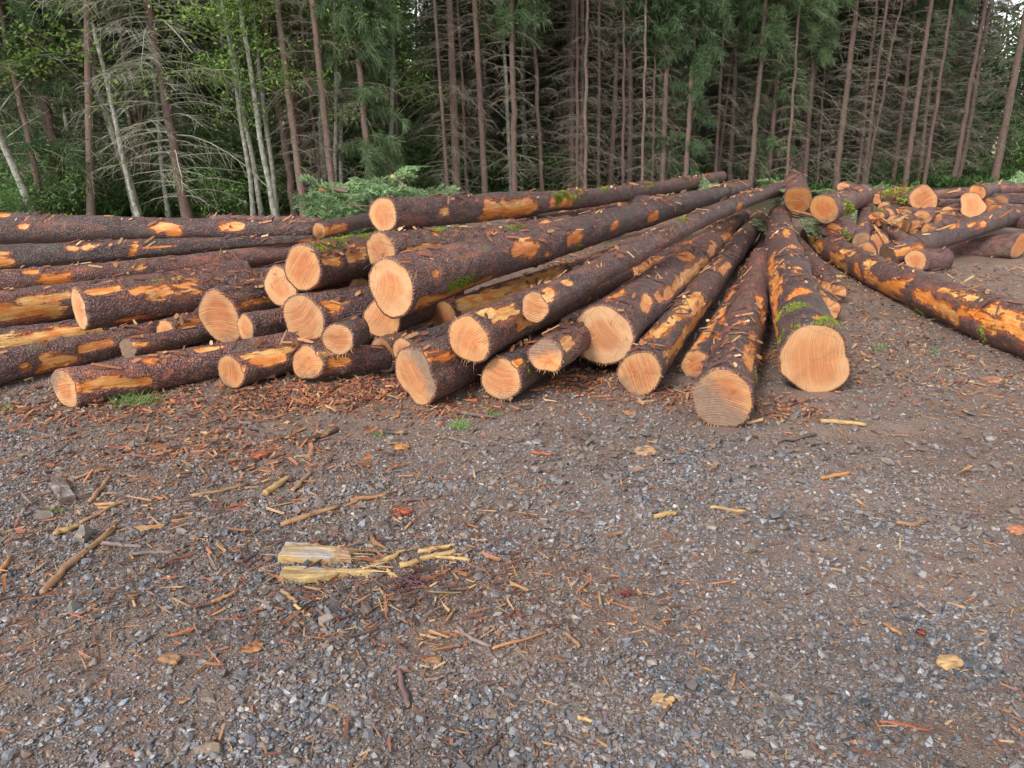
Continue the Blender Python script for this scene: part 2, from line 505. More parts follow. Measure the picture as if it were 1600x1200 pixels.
def build_field():
    n = NT('dry_field')
    p = n.coord()
    n.bs(Base_Color=n.mix(n.noise(p, 0.4, 5), (0.30, 0.23, 0.12), (0.52, 0.43, 0.26)), Roughness=0.9)
    xs = np.linspace(20, 320, 40)
    ys = np.linspace(50, 330, 40)
    X, Y = np.meshgrid(xs, ys)
    X = X + (Y - 50) * 0.6
    Z = 0.25 + 0.006 * (Y - 50) + 0.15 * fbm(np.stack([X * .05, Y * .05, 0 * X], -1), 3, 2)
    V = np.stack([X, Y, Z], -1).reshape(-1, 3)
    a = (np.arange(39)[:, None] * 40 + np.arange(39)[None]).ravel()
    tag(mk('field', V, np.stack([a, a + 1, a + 41, a + 40], -1), n.m, smooth=True), kind='structure')
build_field()

# ------------------------------------------------------------------ felled logs
# key: near end x, y, diameter; second point x, y, diameter; hidden length beyond it; depth of both points
LOGS = {
'L1': (102, 607, 61, 355, 560, 50, .8, 4.86, 5.56), 'L2': (361, 582, 56, 459, 558, 46, .8, 5.21, 5.61),
'L3': (124, 482, 66, 400, 440, 50, 2, 6.11, 7.32), 'LB': (330, 426, 34, 445, 396, 28, 1.5, 9.28, 10.9),
'L4': (259, 521, 46, 336, 501, 40, .8, 6.22, 6.65), 'L5': (344, 496, 80, 439, 466, 70, 1.2, 6.08, 6.85),
'L6': (384, 514, 50, 450, 501, 46, .2, 5.92, 6.2), 'L7': (200, 546, 32, 262, 532, 29, .6, 5.76, 6.03),
'L8': (-60, 587, 58, 188, 534, 42, .5, 5.13, 6.12), 'L9': (-60, 541, 44, 318, 495, 30, .6, 5.94, 7.05),
'L10': (-60, 494, 62, 108, 468, 54, 2, 6.67, 7.39), 'L11': (-60, 446, 37, 300, 409, 26, 2, 7.49, 8.90),
'L12': (-60, 409, 44, 490, 373, 14, 0, 7.95, 9.76), 'L13': (-60, 356, 52, 488, 359, 22, 0, 9.17, 9.82),
'L14': (55, 376, 22, 320, 371, 16, 0, 9.52, 9.91), 'L15': (330, 342, 14, 500, 346, 11, 0, 10.51, 10.18),
'L16': (499, 361, 25, 580, 349, 23, 3, 10.01, 10.98),
'D1': (481, 567, 52, 553, 562, 44, .6, 5.33, 5.5), 'D2': (474, 502, 80, 553, 486, 74, .4, 5.78, 6.12),
'D3': (473, 419, 71, 570, 399, 64, .8, 5.80, 6.47), 'D4': (438, 449, 66, 521, 430, 60, .5, 6.14, 6.69),
'D5': (529, 530, 50, 557, 517, 44, 0, 5.12, 5.32), 'D6': (597, 498, 64, 653, 474, 58, .8, 5.72, 6.4),
'D7': (562, 454, 44, 590, 449, 42, .2, 6.5, 6.75), 'D8': (597, 556, 58, 640, 544, 54, .3, 5.63, 5.83),
'D9': (630, 548, 42, 660, 537, 40, .4, 5.15, 5.32),
'C1': (599, 334, 52, 1128, 275, 14, 0, 6.60, 14.8), 'C2': (595, 394, 62, 799, 370, 50, 1, 5.85, 7.19),
'C3': (611, 450, 87, 1164, 294, 23, 0, 5.37, 11.78), 'C4': (836, 480, 49, 1232, 293, 17, 0, 5.06, 13.34),
'C5': (733, 530, 78, 840, 483, 62, 2, 4.90, 5.76), 'C6': (689, 501, 64, 867, 441, 50, 1, 6.40, 8.13),
'C7': (650, 588, 88, 732, 555, 78, 1.2, 4.88, 5.40), 'C8': (784, 593, 72, 840, 560, 62, .8, 4.96, 5.45),
'C9': (852, 556, 57, 893, 529, 52, .8, 4.9, 5.45), 'C10': (940, 526, 92, 1160, 346, 40, 0, 5.44, 14.31),
'C11': (999, 583, 72, 1185, 345, 26, 0, 5.08, 12.96), 'C12': (1088, 570, 44, 1192, 386, 28, 1.5, 5.48, 11.55),
'C13': (1130, 624, 93, 1184, 427, 40, 1, 4.49, 8.14), 'C14': (1274, 563, 106, 1219, 343, 36, .5, 5.09, 11.83),
'C15': (1290, 482, 40, 1250, 432, 26, .5, 7.23, 8.98), 'C16': (1301, 459, 36, 1248, 387, 26, .5, 8.06, 11.33),
'R1': (1700, 548, 92, 1264, 366, 28, 0, 5.42, 13.05), 'B2': (973, 321, 31, 1080, 318, 23, 1, 11.06, 11.43),
'B1': (880, 341, 26, 960, 330, 20, 1, 12.02, 13.34),
'X1': (935, 411, 34, 1120, 326, 18, 0, 8.4, 13.0), 'X2': (985, 434, 36, 1162, 340, 19, 0, 7.3, 12.5),
'X3': (842, 374, 30, 1062, 320, 17, 0, 9.0, 13.4), 'X4': (905, 428, 30, 1085, 352, 17, 0, 7.9, 12.0),
'F1': (1247, 314, 42, 1241, 288, 34, .3, 11.4, 14.0), 'F2': (1288, 326, 46, 1334, 310, 38, .5, 10.9, 12.2),
'F3': (1319, 294, 19, 1327, 292, 18, 0, 13.0, 13.3), 'F4': (1345, 375, 24, 1352, 306, 20, .1, 10.8, 13.4),
'F5': (1352, 395, 33, 1358, 380, 26, .5, 10.75, 11.7), 'F6': (1370, 384, 37, 1374, 370, 28, .4, 10.95, 11.8),
'F7': (1388, 399, 32, 1561, 343, 32, .02, 10.7, 11.4), 'F8': (1431, 407, 34, 1476, 405, 34, 0, 10.15, 10.35),
'F9': (1594, 383, 37, 1482, 393, 32, .3, 11.2, 11.9), 'F10': (1443, 312, 43, 1377, 309, 28, .8, 12.2, 13.2),
'F11': (1520, 321, 40, 1512, 343, 32, .5, 12.1, 12.8), 'F12': (1527, 302, 26, 1550, 298, 24, 1.0, 12.6, 13.6),
'F13': (1560, 318, 26, 1598, 316, 24, 1.5, 12.9, 13.6), 'F14': (1543, 320, 22, 1560, 314, 20, .8, 12.7, 13.6),
'F15': (1650, 290, 18, 1457, 305, 15, .3, 13.2, 14.2), 'F16': (1650, 311, 24, 1573, 312, 21, .3, 12.4, 12.9),
'F17': (1465, 318, 14, 1503, 317, 13, .3, 12.4, 12.7), 'F18': (1650, 351, 22, 1572, 346, 19, .6, 11.6, 12.2),
'F19': (1427, 355, 23, 1441, 343, 20, .3, 11.5, 12.4), 'F20': (1381, 326, 21, 1396, 320, 18, .5, 12.4, 13.4),
'F21': (1370, 311, 18, 1373, 303, 16, .5, 13.0, 14.2), 'F22': (1371, 342, 26, 1392, 331, 23, .2, 11.6, 12.5),
'F23': (1398, 349, 25, 1411, 343, 22, .3, 11.5, 12.3), 'F24': (1418, 379, 17, 1384, 352, 15, 0, 10.95, 11.5),
'F25': (1288, 353, 36, 1336, 366, 30, .1, 11.3, 11.1), 'F27': (1455, 332, 24, 1535, 335, 22, .2, 12.5, 12.9), 'F28': (1555, 331, 24, 1650, 333, 22, .2, 12.1, 12.4), 'F29': (1563, 342, 27, 1590, 335, 24, .6, 11.5, 12.3),
'F31': (1408, 352, 27, 1427, 340, 24, .4, 11.5, 12.2), 'F32': (1440, 341, 27, 1463, 331, 24, .4, 11.8, 12.6), 'F33': (1386, 338, 25, 1402, 328, 22, .4, 11.8, 12.7),
'F34': (1422, 328, 24, 1452, 322, 22, .3, 12.4, 13.1), 'F35': (1479, 336, 25, 1502, 328, 22, .3, 12.1, 12.8), 'F36': (1396, 312, 23, 1402, 304, 20, .6, 12.9, 14.0), 'F37': (1450, 361, 22, 1480, 352, 20, .3, 11.3, 11.8),
'F30': (1463, 345, 22, 1532, 352, 20, .2, 11.9, 12.2), 'X5': (800, 357, 32, 1010, 324, 20, .3, 8.6, 12.9),
'F26': (1409, 336, 24, 1452, 333, 21, .3, 11.9, 12.6),
}
BOW = {'C4': (500, 436, 1010), 'R1': 0, 'C14': 0}
# scraped and peeled places: x0, y0, x1, y1 along the log, half width, tone (0 pale yellow wood .. 1 red-brown)
PEEL = {
'X1': [(950, 402, 1040, 360, 8, .3)], 'X2': [(990, 432, 1040, 408, 9, .6), (1060, 395, 1110, 370, 7, .8)], 'X4': [(910, 425, 1000, 388, 8, .7)],
'L1': [(125, 603, 165, 598, 9, .45), (165, 598, 228, 594, 8, .4), (225, 563, 242, 560, 4, .9), (310, 546, 345, 540, 4, .2)],
'L2': [(397, 562, 440, 556, 7, .4), (380, 575, 386, 573, 3, .8)],
'L3': [(146, 455, 182, 446, 6, .3), (240, 455, 300, 442, 13, .45), (211, 457, 223, 450, 7, .6), (255, 433, 265, 430, 4, .9)],
'LB': [(390, 406, 428, 402, 5, .5)], 'L4': [(278, 516, 308, 506, 9, .5)], 'L7': [(207, 542, 226, 537, 6, .6)],
'L6': [(405, 535, 440, 525, 5, .5)], 'L5': [(365, 480, 420, 466, 4, .7)],
'L8': [(72, 560, 108, 564, 9, .4), (128, 546, 170, 536, 6, .6), (35, 573, 44, 572, 6, .5), (60, 580, 80, 572, 4, .2)],
'L9': [(-20, 536, 118, 516, 8, .02), (195, 505, 212, 502, 5, .3), (120, 522, 160, 513, 4, .1), (300, 492, 318, 488, 6, .0)],
'L10': [(-30, 500, 88, 482, 13, .3), (30, 472, 105, 462, 5, .1), (-20, 488, 60, 478, 8, .5)],
'L11': [(66, 440, 102, 431, 7, .95), (214, 419, 224, 417, 5, .5), (40, 425, 60, 422, 3, .9)],
'L12': [(104, 387, 120, 386, 4, .2), (134, 386, 148, 384, 4, .2), (205, 397, 216, 384, 5, .3), (-5, 411, 10, 409, 6, .5)],
'L13': [(243, 355, 265, 354, 6, .7), (344, 355, 376, 353, 5, .8), (30, 355, 40, 353, 4, .9), (268, 366, 278, 362, 5, .8), (0, 336, 8, 336, 5, .6)],
'L16': [(512, 360, 540, 358, 6, .7)],
'D1': [(515, 570, 545, 566, 8, .5)], 'D2': [(512, 482, 528, 480, 9, .7), (490, 458, 530, 450, 5, .8)],
'D3': [(508, 402, 525, 408, 9, .35), (545, 400, 566, 394, 8, .3), (540, 385, 552, 382, 3, .8)],
'C1': [(690, 332, 700, 330, 6, .3), (770, 325, 820, 322, 9, .15), (765, 330, 830, 325, 13, .85), (864, 317, 893, 313, 6, .95), (832, 321, 838, 320, 5, .9)],
'C2': [(640, 392, 690, 386, 4, .3), (765, 366, 772, 364, 5, .8)],
'C3': [(808, 394, 838, 388, 10, .95), (822, 380, 832, 377, 7, .9), (892, 374, 906, 369, 9, .95), (655, 474, 760, 440, 8, .6), (770, 440, 930, 392, 5, .6), (960, 356, 966, 352, 8, .95), (1016, 340, 1028, 337, 6, .9), (675, 428, 682, 425, 4, .8), (815, 372, 828, 368, 4, .1)],
'C4': [(884, 442, 890, 439, 7, .15), (853, 463, 864, 457, 9, .2), (1005, 358, 1016, 357, 5, .6), (1150, 330, 1160, 322, 5, .7)],
'C5': [(762, 488, 806, 485, 12, .0), (770, 500, 790, 492, 5, .2), (815, 506, 840, 497, 8, .5)],
'C6': [(720, 478, 880, 418, 10, .1), (740, 484, 830, 456, 9, .35)],
'C7': [(672, 560, 700, 552, 8, .95), (690, 560, 712, 552, 5, .9)],
'C9': [(884, 543, 893, 530, 8, .2)],
'C8': [(800, 572, 815, 562, 4, .8)],
'C10': [(1005, 480, 1016, 468, 7, .5), (1028, 468, 1060, 445, 6, .7), (1062, 442, 1108, 408, 6, .35), (1066, 402, 1078, 395, 8, .85), (1064, 378, 1078, 372, 6, .3), (950, 470, 968, 455, 7, .6), (1110, 395, 1118, 380, 4, .6), (1130, 372, 1140, 362, 4, .7)],
'C11': [(1022, 524, 1095, 460, 9, .12), (1040, 560, 1112, 472, 6, .3), (1060, 500, 1100, 470, 6, .6), (1128, 425, 1140, 412, 4, .6)],
'C12': [(1082, 545, 1128, 482, 5, .45), (1120, 532, 1126, 520, 4, .4), (1135, 470, 1145, 455, 3, .8)],
'C13': [(1178, 545, 1173, 572, 7, .6), (1180, 520, 1178, 540, 5, .8), (1160, 505, 1162, 500, 4, .9), (1185, 480, 1188, 465, 4, .7)],
'C14': [(1210, 480, 1214, 570, 9, .6), (1205, 400, 1212, 470, 7, .65), (1240, 462, 1262, 452, 9, .9), (1236, 388, 1240, 384, 5, .3), (1270, 500, 1280, 494, 6, .9), (1244, 424, 1248, 416, 5, .6), (1215, 445, 1225, 430, 4, .8), (1228, 370, 1230, 358, 4, .5), (1225, 415, 1230, 408, 3, .2)],
'C15': [(1290, 460, 1280, 455, 5, .2)], 'C16': [(1296, 452, 1284, 440, 5, .1)],
'R1': [(1262, 373, 1282, 387, 6, .35), (1298, 401, 1320, 418, 8, .35), (1352, 409, 1364, 411, 4, .0), (1352, 434, 1368, 437, 7, .5), (1374, 452, 1410, 446, 8, .75), (1428, 463, 1456, 470, 7, .8), (1462, 476, 1490, 494, 11, .45), (1478, 484, 1486, 490, 6, .1), (1545, 496, 1620, 518, 17, .45), (1500, 485, 1545, 500, 7, .95), (1400, 470, 1412, 474, 6, .5), (1470, 453, 1522, 467, 4, .1), (1316, 391, 1332, 396, 4, .05), (1335, 420, 1345, 432, 5, .9)],
'F7': [(1403, 396, 1435, 388, 5, .6), (1450, 362, 1480, 352, 3, .1), (1515, 352, 1540, 350, 4, .7), (1484, 355, 1495, 352, 4, .7)],
'F25': [(1296, 352, 1310, 356, 5, .8)], 'F4': [(1345, 352, 1346, 348, 4, .1)],
}
MOSS = {
'L3': [(232, 424, 268, 419, 4), (268, 420, 302, 415, 7)], 'L13': [(155, 333, 165, 340, 3), (100, 331, 112, 331, 2)],
'D3': [(500, 387, 535, 380, 9), (520, 376, 572, 370, 10)], 'C1': [(872, 310, 912, 298, 8), (940, 296, 948, 293, 4), (1005, 290, 1018, 287, 4)],
'C2': [(655, 362, 690, 357, 5), (790, 358, 815, 354, 5)], 'C3': [(706, 446, 742, 434, 8), (726, 402, 736, 398, 5), (898, 388, 908, 384, 4)],
'C14': [(1222, 492, 1250, 480, 9), (1246, 512, 1300, 514, 5), (1255, 517, 1306, 522, 7), (1230, 432, 1250, 426, 3), (1222, 535, 1226, 525, 4)],
'C4': [(1062, 345, 1072, 340, 4)], 'F2': [(1322, 318, 1330, 330, 8)], 'F10': [(1380, 300, 1420, 299, 6), (1400, 312, 1425, 310, 4)],
'R1': [(1536, 520, 1538, 535, 6), (1432, 494, 1440, 500, 4)], 'F25': [(1318, 362, 1326, 368, 6)], 'F22': [(1376, 330, 1390, 326, 4)],
'C13': [(1184, 585, 1186, 595, 4)], 'C8': [(820, 575, 826, 578, 4)], 'LB': [(376, 404, 384, 402, 3), (418, 404, 430, 399, 3)],
}
# face tone (0 pale .. 1 orange), dirt, shift of the dirt across the face (right, up), lobes of the outline
FACE = {k: (0.25, 0.02, 0, 0, 0.02) for k in LOGS}
FACE.update({'L1': (.55, .30, -.8, .4, .03), 'L2': (.7, .22, -.5, -.8, .03), 'L3': (.05, .0, 0, 0, .02), 'L4': (.45, .1, 0, -1, .02),
'L5': (.3, .05, .2, -1, .05), 'L6': (.35, .28, .4, -.9, .05), 'L7': (.2, .75, 0, 0, .04), 'D1': (.6, .15, 0, -1, .07), 'D2': (.3, .0, 0, 0, .03),
'D3': (.35, 0, 0, 0, .02), 'D4': (.2, 0, 0, 0, .04), 'D5': (.15, .0, 0, 0, .03), 'D6': (.35, 0, 0, 0, .03), 'D7': (.2, .15, 0, 0, .03), 'D8': (.45, .35, 0, -1, .03),
'D9': (.3, .15, 0, -1, .03), 'C1': (.15, 0, 0, 0, .02), 'C2': (.3, 0, 0, 0, .02), 'C3': (.2, 0, 0, 0, .02), 'C4': (.3, 0, 0, 0, .03), 'C5': (.5, 0, 0, 0, .03),
'C6': (.45, .05, 0, 0, .02), 'C7': (.0, .48, .9, .5, .07), 'C8': (.3, .1, 0, -1, .03), 'C9': (.8, .50, -.3, .9, .06), 'C10': (.2, 0, 0, 0, .02),
'C11': (.35, .22, -.6, -.8, .04), 'C12': (.8, .15, -.2, -1, .05), 'C13': (.45, .55, -.7, -.75, .02), 'C14': (.25, 0, 0, 0, .05), 'C15': (.6, .1, 0, -1, .08), 'C16': (.2, .5, 0, -1, .1)})
for k in LOGS:
    if k[0] == 'F': FACE[k] = (0.85, 0.12, 0, -1, 0.05)
FACE['F2'] = (1.0, .18, 0, -1, .03); FACE['F8'] = (.35, .05, 0, 0, .03); FACE['F7'] = (.3, .6, 0, 0, .04); FACE['F11'] = (.6, .02, 0, 0, .08); FACE['F4'] = (.3, .5, 0, 0, .05); FACE['F3'] = (.6, 0, 0, 0, .08)
TILT = {'L1': (.38, 0), 'D1': (.6, 0), 'L7': (.3, 0), 'L2': (.15, 0), 'L13': (0, 0), 'F1': (0, -.45), 'C7': (-.12, .0), 'D2': (.25, 0), 'C8': (-.1, .1), 'F3': (.3, .2), 'L3': (-.1, 0)}

LABEL = {
'L1': 'dark ground log at the left front with a long peeled orange scar on its side',
'L2': 'dark log with muddy orange end on the ground right of the scarred left front log',
'L3': 'thick dark log with moss on top, a big orange scar and a pale oval end',
'LB': 'far log with orange and mossy back showing behind the thick moss topped left log',
'L4': 'thin log with small pale round end above the scarred left front log',
'L5': 'thick log with a tall pale oval end notched at the bottom, left half of pile',
'L6': 'small log with grey mud on its end, tucked right beside the tall oval ended log',
'L7': 'short grey log with a dirt caked end lying behind the scarred left front log',
'L8': 'dark orange scraped log on the ground running out at the left edge of the photo',
'L9': 'log peeled to yellow wood along its top, running out at the left edge',
'L10': 'log with a wide orange peeled band running out at the left edge of photo',
'L11': 'slim dark log with one pink scraped patch, in the left stack',
'L12': 'long tapering log with small pale scrapes, second from the top of the left stack',
'L13': 'long straight dark log on top of the left stack below the forest',
'L14': 'thin log with a pale end squeezed under the top log of the left stack',
'L15': 'thinnest dark pole lying behind the top log of the left stack',
'L16': 'log with a small orange end lying just before the green brush heap',
'D1': 'reddish ended log on the bark litter below the big tall oval end in the middle',
'D2': 'log with a big tall oval pale end in the lower middle of the pile',
'D3': 'log with a large tan end and bright moss on top, upper left of middle pile',
'D4': 'log whose pale end is half hidden behind the moss topped tan log',
'D5': 'small dark log with a saw striped end right of the big tall oval end',
'D6': 'log with a round pale end splintered at its lower edge, under the biggest upper log',
'D7': 'small striped log end set back in the gap left of the biggest upper log',
'D8': 'brownish log end on the ground half hidden behind the egg shaped butt',
'D9': 'small pale log end wedged behind the top of the egg shaped butt',
'C1': 'long straight mossy log on the very top of the middle pile, pale round end',
'C2': 'log with a two toned round end directly under the topmost long log',
'C3': 'biggest upper log of the middle pile, thick scaly bark and a large tan end',
'C4': 'long slender pole with a small tan end lying slantwise over the middle pile',
'C5': 'log with a large pale end and white scraped top, under the slender pole',
'C6': 'log with a yellow peeled back, its reddish end half behind the white scraped log',
'C7': 'egg shaped pale butt log on the ground with a dark grey upper right rim',
'C8': 'log with a broad saw striped end on the ground right of the egg shaped butt',
'C9': 'short log with a dirty red end between the striped end and big round log',
'C10': 'thick long log with a big round pale end in the centre, chipped bark along it',
'C11': 'log peeled in yellow strips with a mud edged end, right of the thick central log',
'C12': 'thin log with a small dark orange end between two larger logs at the right front',
'C13': 'nearest log of all, saw striped end smeared with mud at its lower left',
'C14': 'log with moss beside a large lobed pale end, right end of the front row',
'C15': 'small log with a reddish end on the ground behind the moss topped right front log',
'C16': 'small dark log with a broken pale end beside the moss topped right front log',
'R1': 'long scraped log lying alone on the dirt and running out at the right edge',
'B2': 'short log with an orange ringed end lying behind the topmost long log',
'B1': 'pale log end peeking out under the topmost long log',
'X1': 'dark log running back in the gap under the biggest upper log, pale scrape on it',
'X2': 'orange scraped log in the gap between the slender pole and the thick central log',
'X3': 'log lying back under the topmost long log, behind the biggest upper log',
'X4': 'reddish peeled log deep in the gap below the slender pole',
'F1': 'dark butt with a slanted orange cut where the slender pole ends, at the back',
'F2': 'mossy log with a round bright orange end at the left of the far right pile',
'F3': 'small pale sawn block lying on top at the left of the far right pile',
'F4': 'slim grey log pointing steeply forward with a brown end, far right pile',
'F5': 'log with a bright orange end lying on the dirt under the slim grey log',
'F6': 'log with a tall orange end right beside the one under the slim grey log',
'F7': 'long dark log sloping up to the right with a muddy lower end, far right pile',
'F8': 'short sawn round with dark bark lying alone before the far right pile',
'F9': 'thick dark ground log with an orange end at the right edge of the photo',
'F10': 'mossy log with a pale cracked end at the back left of the far right pile',
'F11': 'big pale yellow cracked end in the middle of the far right cluster',
'F12': 'orange log end sitting highest on the far right cluster',
'F13': 'tan log end at the right side of the far right cluster',
'F14': 'narrow orange log end squeezed between two larger ends of the far right cluster',
'F15': 'long thin grey log along the top of the far right pile',
'F16': 'dark log running out at the right edge behind the far right cluster',
'F17': 'thin dark pole bridging the gap left of the far right cluster',
'F18': 'dark log running out at the right edge just above the thick orange ended one',
'F19': 'small pale round end low in the middle of the far right pile',
'F20': 'small orange end beside the slim grey log, upper left of the far right pile',
'F21': 'smallest orange end at the top behind the slim grey log',
'F22': 'mossy stubby log with a pale torn end right of the slim grey log',
'F23': 'reddish broken log end beside the small pale round end, far right pile',
'F24': 'thin dark pole slanting down through the far right pile',
'F25': 'mossy log with flaking red bark behind the top of the long scraped log',
'F27': 'dark log lying level in the gap under the mossy cracked ended log',
'F28': 'dark log lying level under the right side of the far right cluster',
'F29': 'orange log end resting on the upper end of the long sloping log',
'F31': 'orange ended log just left of the small pale round end, far right pile',
'F32': 'orange log end right above the small pale round end, far right pile',
'F33': 'orange log end directly right of the slim grey log, far right pile',
'F34': 'small log end under the mossy cracked ended log, far right pile',
'F35': 'orange log end in the hollow left of the big pale cracked end',
'F36': 'small orange end on top between slim grey log and mossy cracked ended log',
'F37': 'thin orange ended log lying on the long sloping log, far right pile',
'F30': 'dark log with a small pale end lying just behind the long sloping log',
'X5': 'bark covered log in the gap between the topmost long log and the biggest upper log',
'F26': 'torn log with shredded orange wood in the middle of the far right pile',
}
GROUPS = {'L': 'logs of the left stack', 'D': 'logs of the middle pile', 'C': 'logs of the middle pile', 'F': 'logs of the far right pile', 'R': None, 'B': 'logs behind the middle pile', 'X': 'logs of the middle pile'}

RNG = np.random.default_rng(4)

def shred_mesh(pts, nrm, axis, rng, lmin=.03, lmax=.11):
    """curled slivers of bark lying on a log"""
    n = len(pts)
    L = lmin + (lmax * 1.5 - lmin) * rng.uniform(0, 1, n) ** 2.2
    W = rng.uniform(.005, .018, n)
    th = rng.uniform(-1.3, 1.3, n)
    t = np.cross(nrm, axis)
    d = axis * np.cos(th)[:, None] + t * np.sin(th)[:, None]
    w = np.cross(nrm, d)
    lift = rng.uniform(.002, .022, n)[:, None]
    rows = []
    for k, (s, h) in enumerate(((-.5, .15), (-.1, .6), (.5, 1.2))):
        c = pts + d * (s * L)[:, None] + nrm * (lift * h + .003)
        ww = w * (W * (0.6 if k != 1 else 1.0))[:, None]
        rows += [c - ww, c + ww + nrm * lift * 0.3]
    V = np.stack(rows, 1).reshape(-1, 3)
    b = np.arange(n)[:, None] * 6
    F = np.concatenate([b + np.array([[0, 1, 3, 2]]), b + np.array([[2, 3, 5, 4]])])
    pal = np.array([(.22, .075, .04), (.34, .13, .06), (.13, .06, .05), (.46, .24, .11), (.62, .42, .22), (.10, .065, .065)])
    c = pal[rng.choice(6, n, p=[.28, .22, .2, .13, .05, .12])] * rng.uniform(.7, 1.15, (n, 1))
    C = np.repeat(c, 6, 0)
    return V, F, np.concatenate([C, np.ones((len(C), 1))], 1)

def blades(pts, nrm, h, rng, wid=.0025, lean=.6):
    """tuft blades: a bent strip of two quads each"""
    n = len(pts)
    d = nrm + rng.normal(0, lean, (n, 3))
    d /= np.linalg.norm(d, axis=1)[:, None]
    side = np.cross(d, rng.normal(size=(n, 3)))
    side /= np.linalg.norm(side, axis=1)[:, None] + 1e-9
    hh = h * rng.uniform(.5, 1.2, (n, 1))
    bend = rng.normal(0, .35, (n, 3)) * hh
    bend[:, 2] -= .15 * hh[:, 0]
    p0, p1, p2 = pts - nrm * .002, pts + d * hh * .55, pts + d * hh + bend
    V = np.stack([p0 - side * wid, p0 + side * wid, p1 - side * wid, p1 + side * wid, p2 - side * wid * .3, p2 + side * wid * .3], 1).reshape(-1, 3)
    b = np.arange(n)[:, None] * 6
    F = np.concatenate([b + np.array([[0, 1, 3, 2]]), b + np.array([[2, 3, 5, 4]])])
    return V, F

def col4(c):
    c = np.asarray(c)
    if c.ndim == 1: c = np.stack([c, c, c], 1)
    return np.concatenate([c, np.ones((len(c), 1))], 1)

LOGAX = {}
JAG = {'F19': .06, 'F22': .09, 'F26': .12, 'F10': .010, 'C15': .04, 'C16': .06, 'C9': .008, 'F5': .02, 'F6': .03, 'F20': .04, 'F23': .07, 'F1': .01, 'F13': .012, 'F12': .012, 'F24': .04}
def build_log(key, seed):
    x0, y0, D0, x1, y1, D1, ext, d0, d1 = LOGS[key]
    rng = np.random.default_rng(1000 + seed)
    A, B = pix(x0, y0, d0), pix(x1, y1, d1)
    r0, r1 = D0 * d0 / FPX / 2, D1 * d1 / FPX / 2
    L = np.linalg.norm(B - A)
    if ext:
        k = 1 + ext / L
        B = A + (B - A) * k
        r1 = max(r0 + (r1 - r0) * k, .45 * r0)
        L *= k
    ax = (B - A) / L
    bow = np.zeros(3)
    if key == 'C4': bow = np.array([0, 0, .11])
    elif key == 'C1': bow = np.array([0, 0, -.085])
    elif key == 'C14': bow = np.array([-.06, 0, 0.0])
    elif key == 'R1': bow = np.array([-.32, -.54, 0.0])
    elif L > 2.5: bow = rng.normal(0, .012, 3) * L * .5
    u = np.cross(ax, [0, 0, 1.0]); u /= np.linalg.norm(u)
    w = np.cross(u, ax)
    mind = min(d0, d1)
    ds = .028 if mind < 7 else (.05 if mind < 9.3 else .07)
    na = 56 if mind < 7 else (40 if mind < 9.3 else 28)
    ns = max(8, int(L / ds))
    t = np.linspace(0, 1, ns + 1)
    s = t * L
    tilt = TILT.get(key, (rng.normal(0, .05), rng.normal(0, .05)) if key[0] != 'F' else (rng.normal(0, .22), rng.normal(0, .22)))
    lob = FACE[key][4]
    ph = np.linspace(0, 2 * np.pi, na, endpoint=False)
    pz = rng.uniform(0, 6.28, 6)
    R = r0 + (r1 - r0) * t
    big = L > 2.5
    R = R * (1 + (0.05 if big else 0.02) * np.exp(-s / .22))
    def outline(amp):
        return 1 + amp * (np.cos(2 * ph + pz[0]) + .7 * np.cos(3 * ph + pz[1]) + .45 * np.cos(5 * ph + pz[2]))
    hf = .012 * vn(np.stack([np.cos(ph) * 3, np.sin(ph) * 3, 0 * ph + seed], -1), seed) + .006 * vn(np.stack([np.cos(ph) * 9, np.sin(ph) * 9, 0 * ph + seed], -1), seed)
    lo = (outline(lob * 1.35) + hf)[None] * np.exp(-s / 1.2)[:, None] + outline(.018)[None] * (1 - np.exp(-s / 1.2))[:, None]
    RR = R[:, None] * lo
    lcx = np.cos(ph)[None] * R[:, None]
    lcy = np.sin(ph)[None] * R[:, None]
    off = rng.uniform(0, 40, 3)
    LC = np.stack([lcx + off[0], lcy + off[1], np.broadcast_to(s[:, None] + off[2], lcx.shape)], -1)
    # bark relief: plates, knots, swellings
    rel = .0045 * fbm(LC * np.array([22, 22, 16]), seed, 2) + .014 * r0 / .17 * fbm(LC * np.array([3, 3, 1.6]), seed + 3, 2)
    for k in range(int(L * 2.2)):                              # knot bumps where branches were cut
        ks, ka = rng.uniform(0, L), rng.uniform(0, 6.28)
        da = np.abs((ph - ka + np.pi) % (2 * np.pi) - np.pi)[None] * R[:, None]
        q = (da ** 2 + (s[:, None] - ks) ** 2) / .028 ** 2
        rel = rel + .017 * np.exp(-q)
    def place(RRx):
        cen = A + ax * s[:, None] + bow * (4 * t * (1 - t))[:, None]
        X = np.cos(ph)[None, :, None] * RRx[..., None] * u + np.sin(ph)[None, :, None] * RRx[..., None] * w
        fade = np.clip(1 - s / .5, 0, 1) ** 1.5
        jag = JAG.get(key, .004)
        so = jag * (vn(np.stack([np.cos(ph) * 2.5, np.sin(ph) * 2.5, 0 * ph + seed], -1), 8) + .6 * vn(np.stack([np.cos(ph) * 8, np.sin(ph) * 8, 0 * ph + seed], -1), 9))[None] * np.clip(1 - s / .12, 0, 1)[:, None]
        so = so + (np.cos(ph)[None] * tilt[0] + np.sin(ph)[None] * tilt[1]) * RRx * fade[:, None]
        return cen[:, None] + X + so[..., None] * ax
    X = place(RR)
    px, py, pd = topix(X)
    nrm = X - (A + ax * s[:, None] + bow * (4 * t * (1 - t))[:, None])[:, None]
    nrm /= np.linalg.norm(nrm, axis=-1, keepdims=True)
    vis = ((CAMP - X) * nrm).sum(-1) > 0
    def hit(x, y):
        q = (px - x) ** 2 + (py - y) ** 2 + np.where(vis, 0, 1e6)
        i = np.argmin(q)
        return i // na, i % na
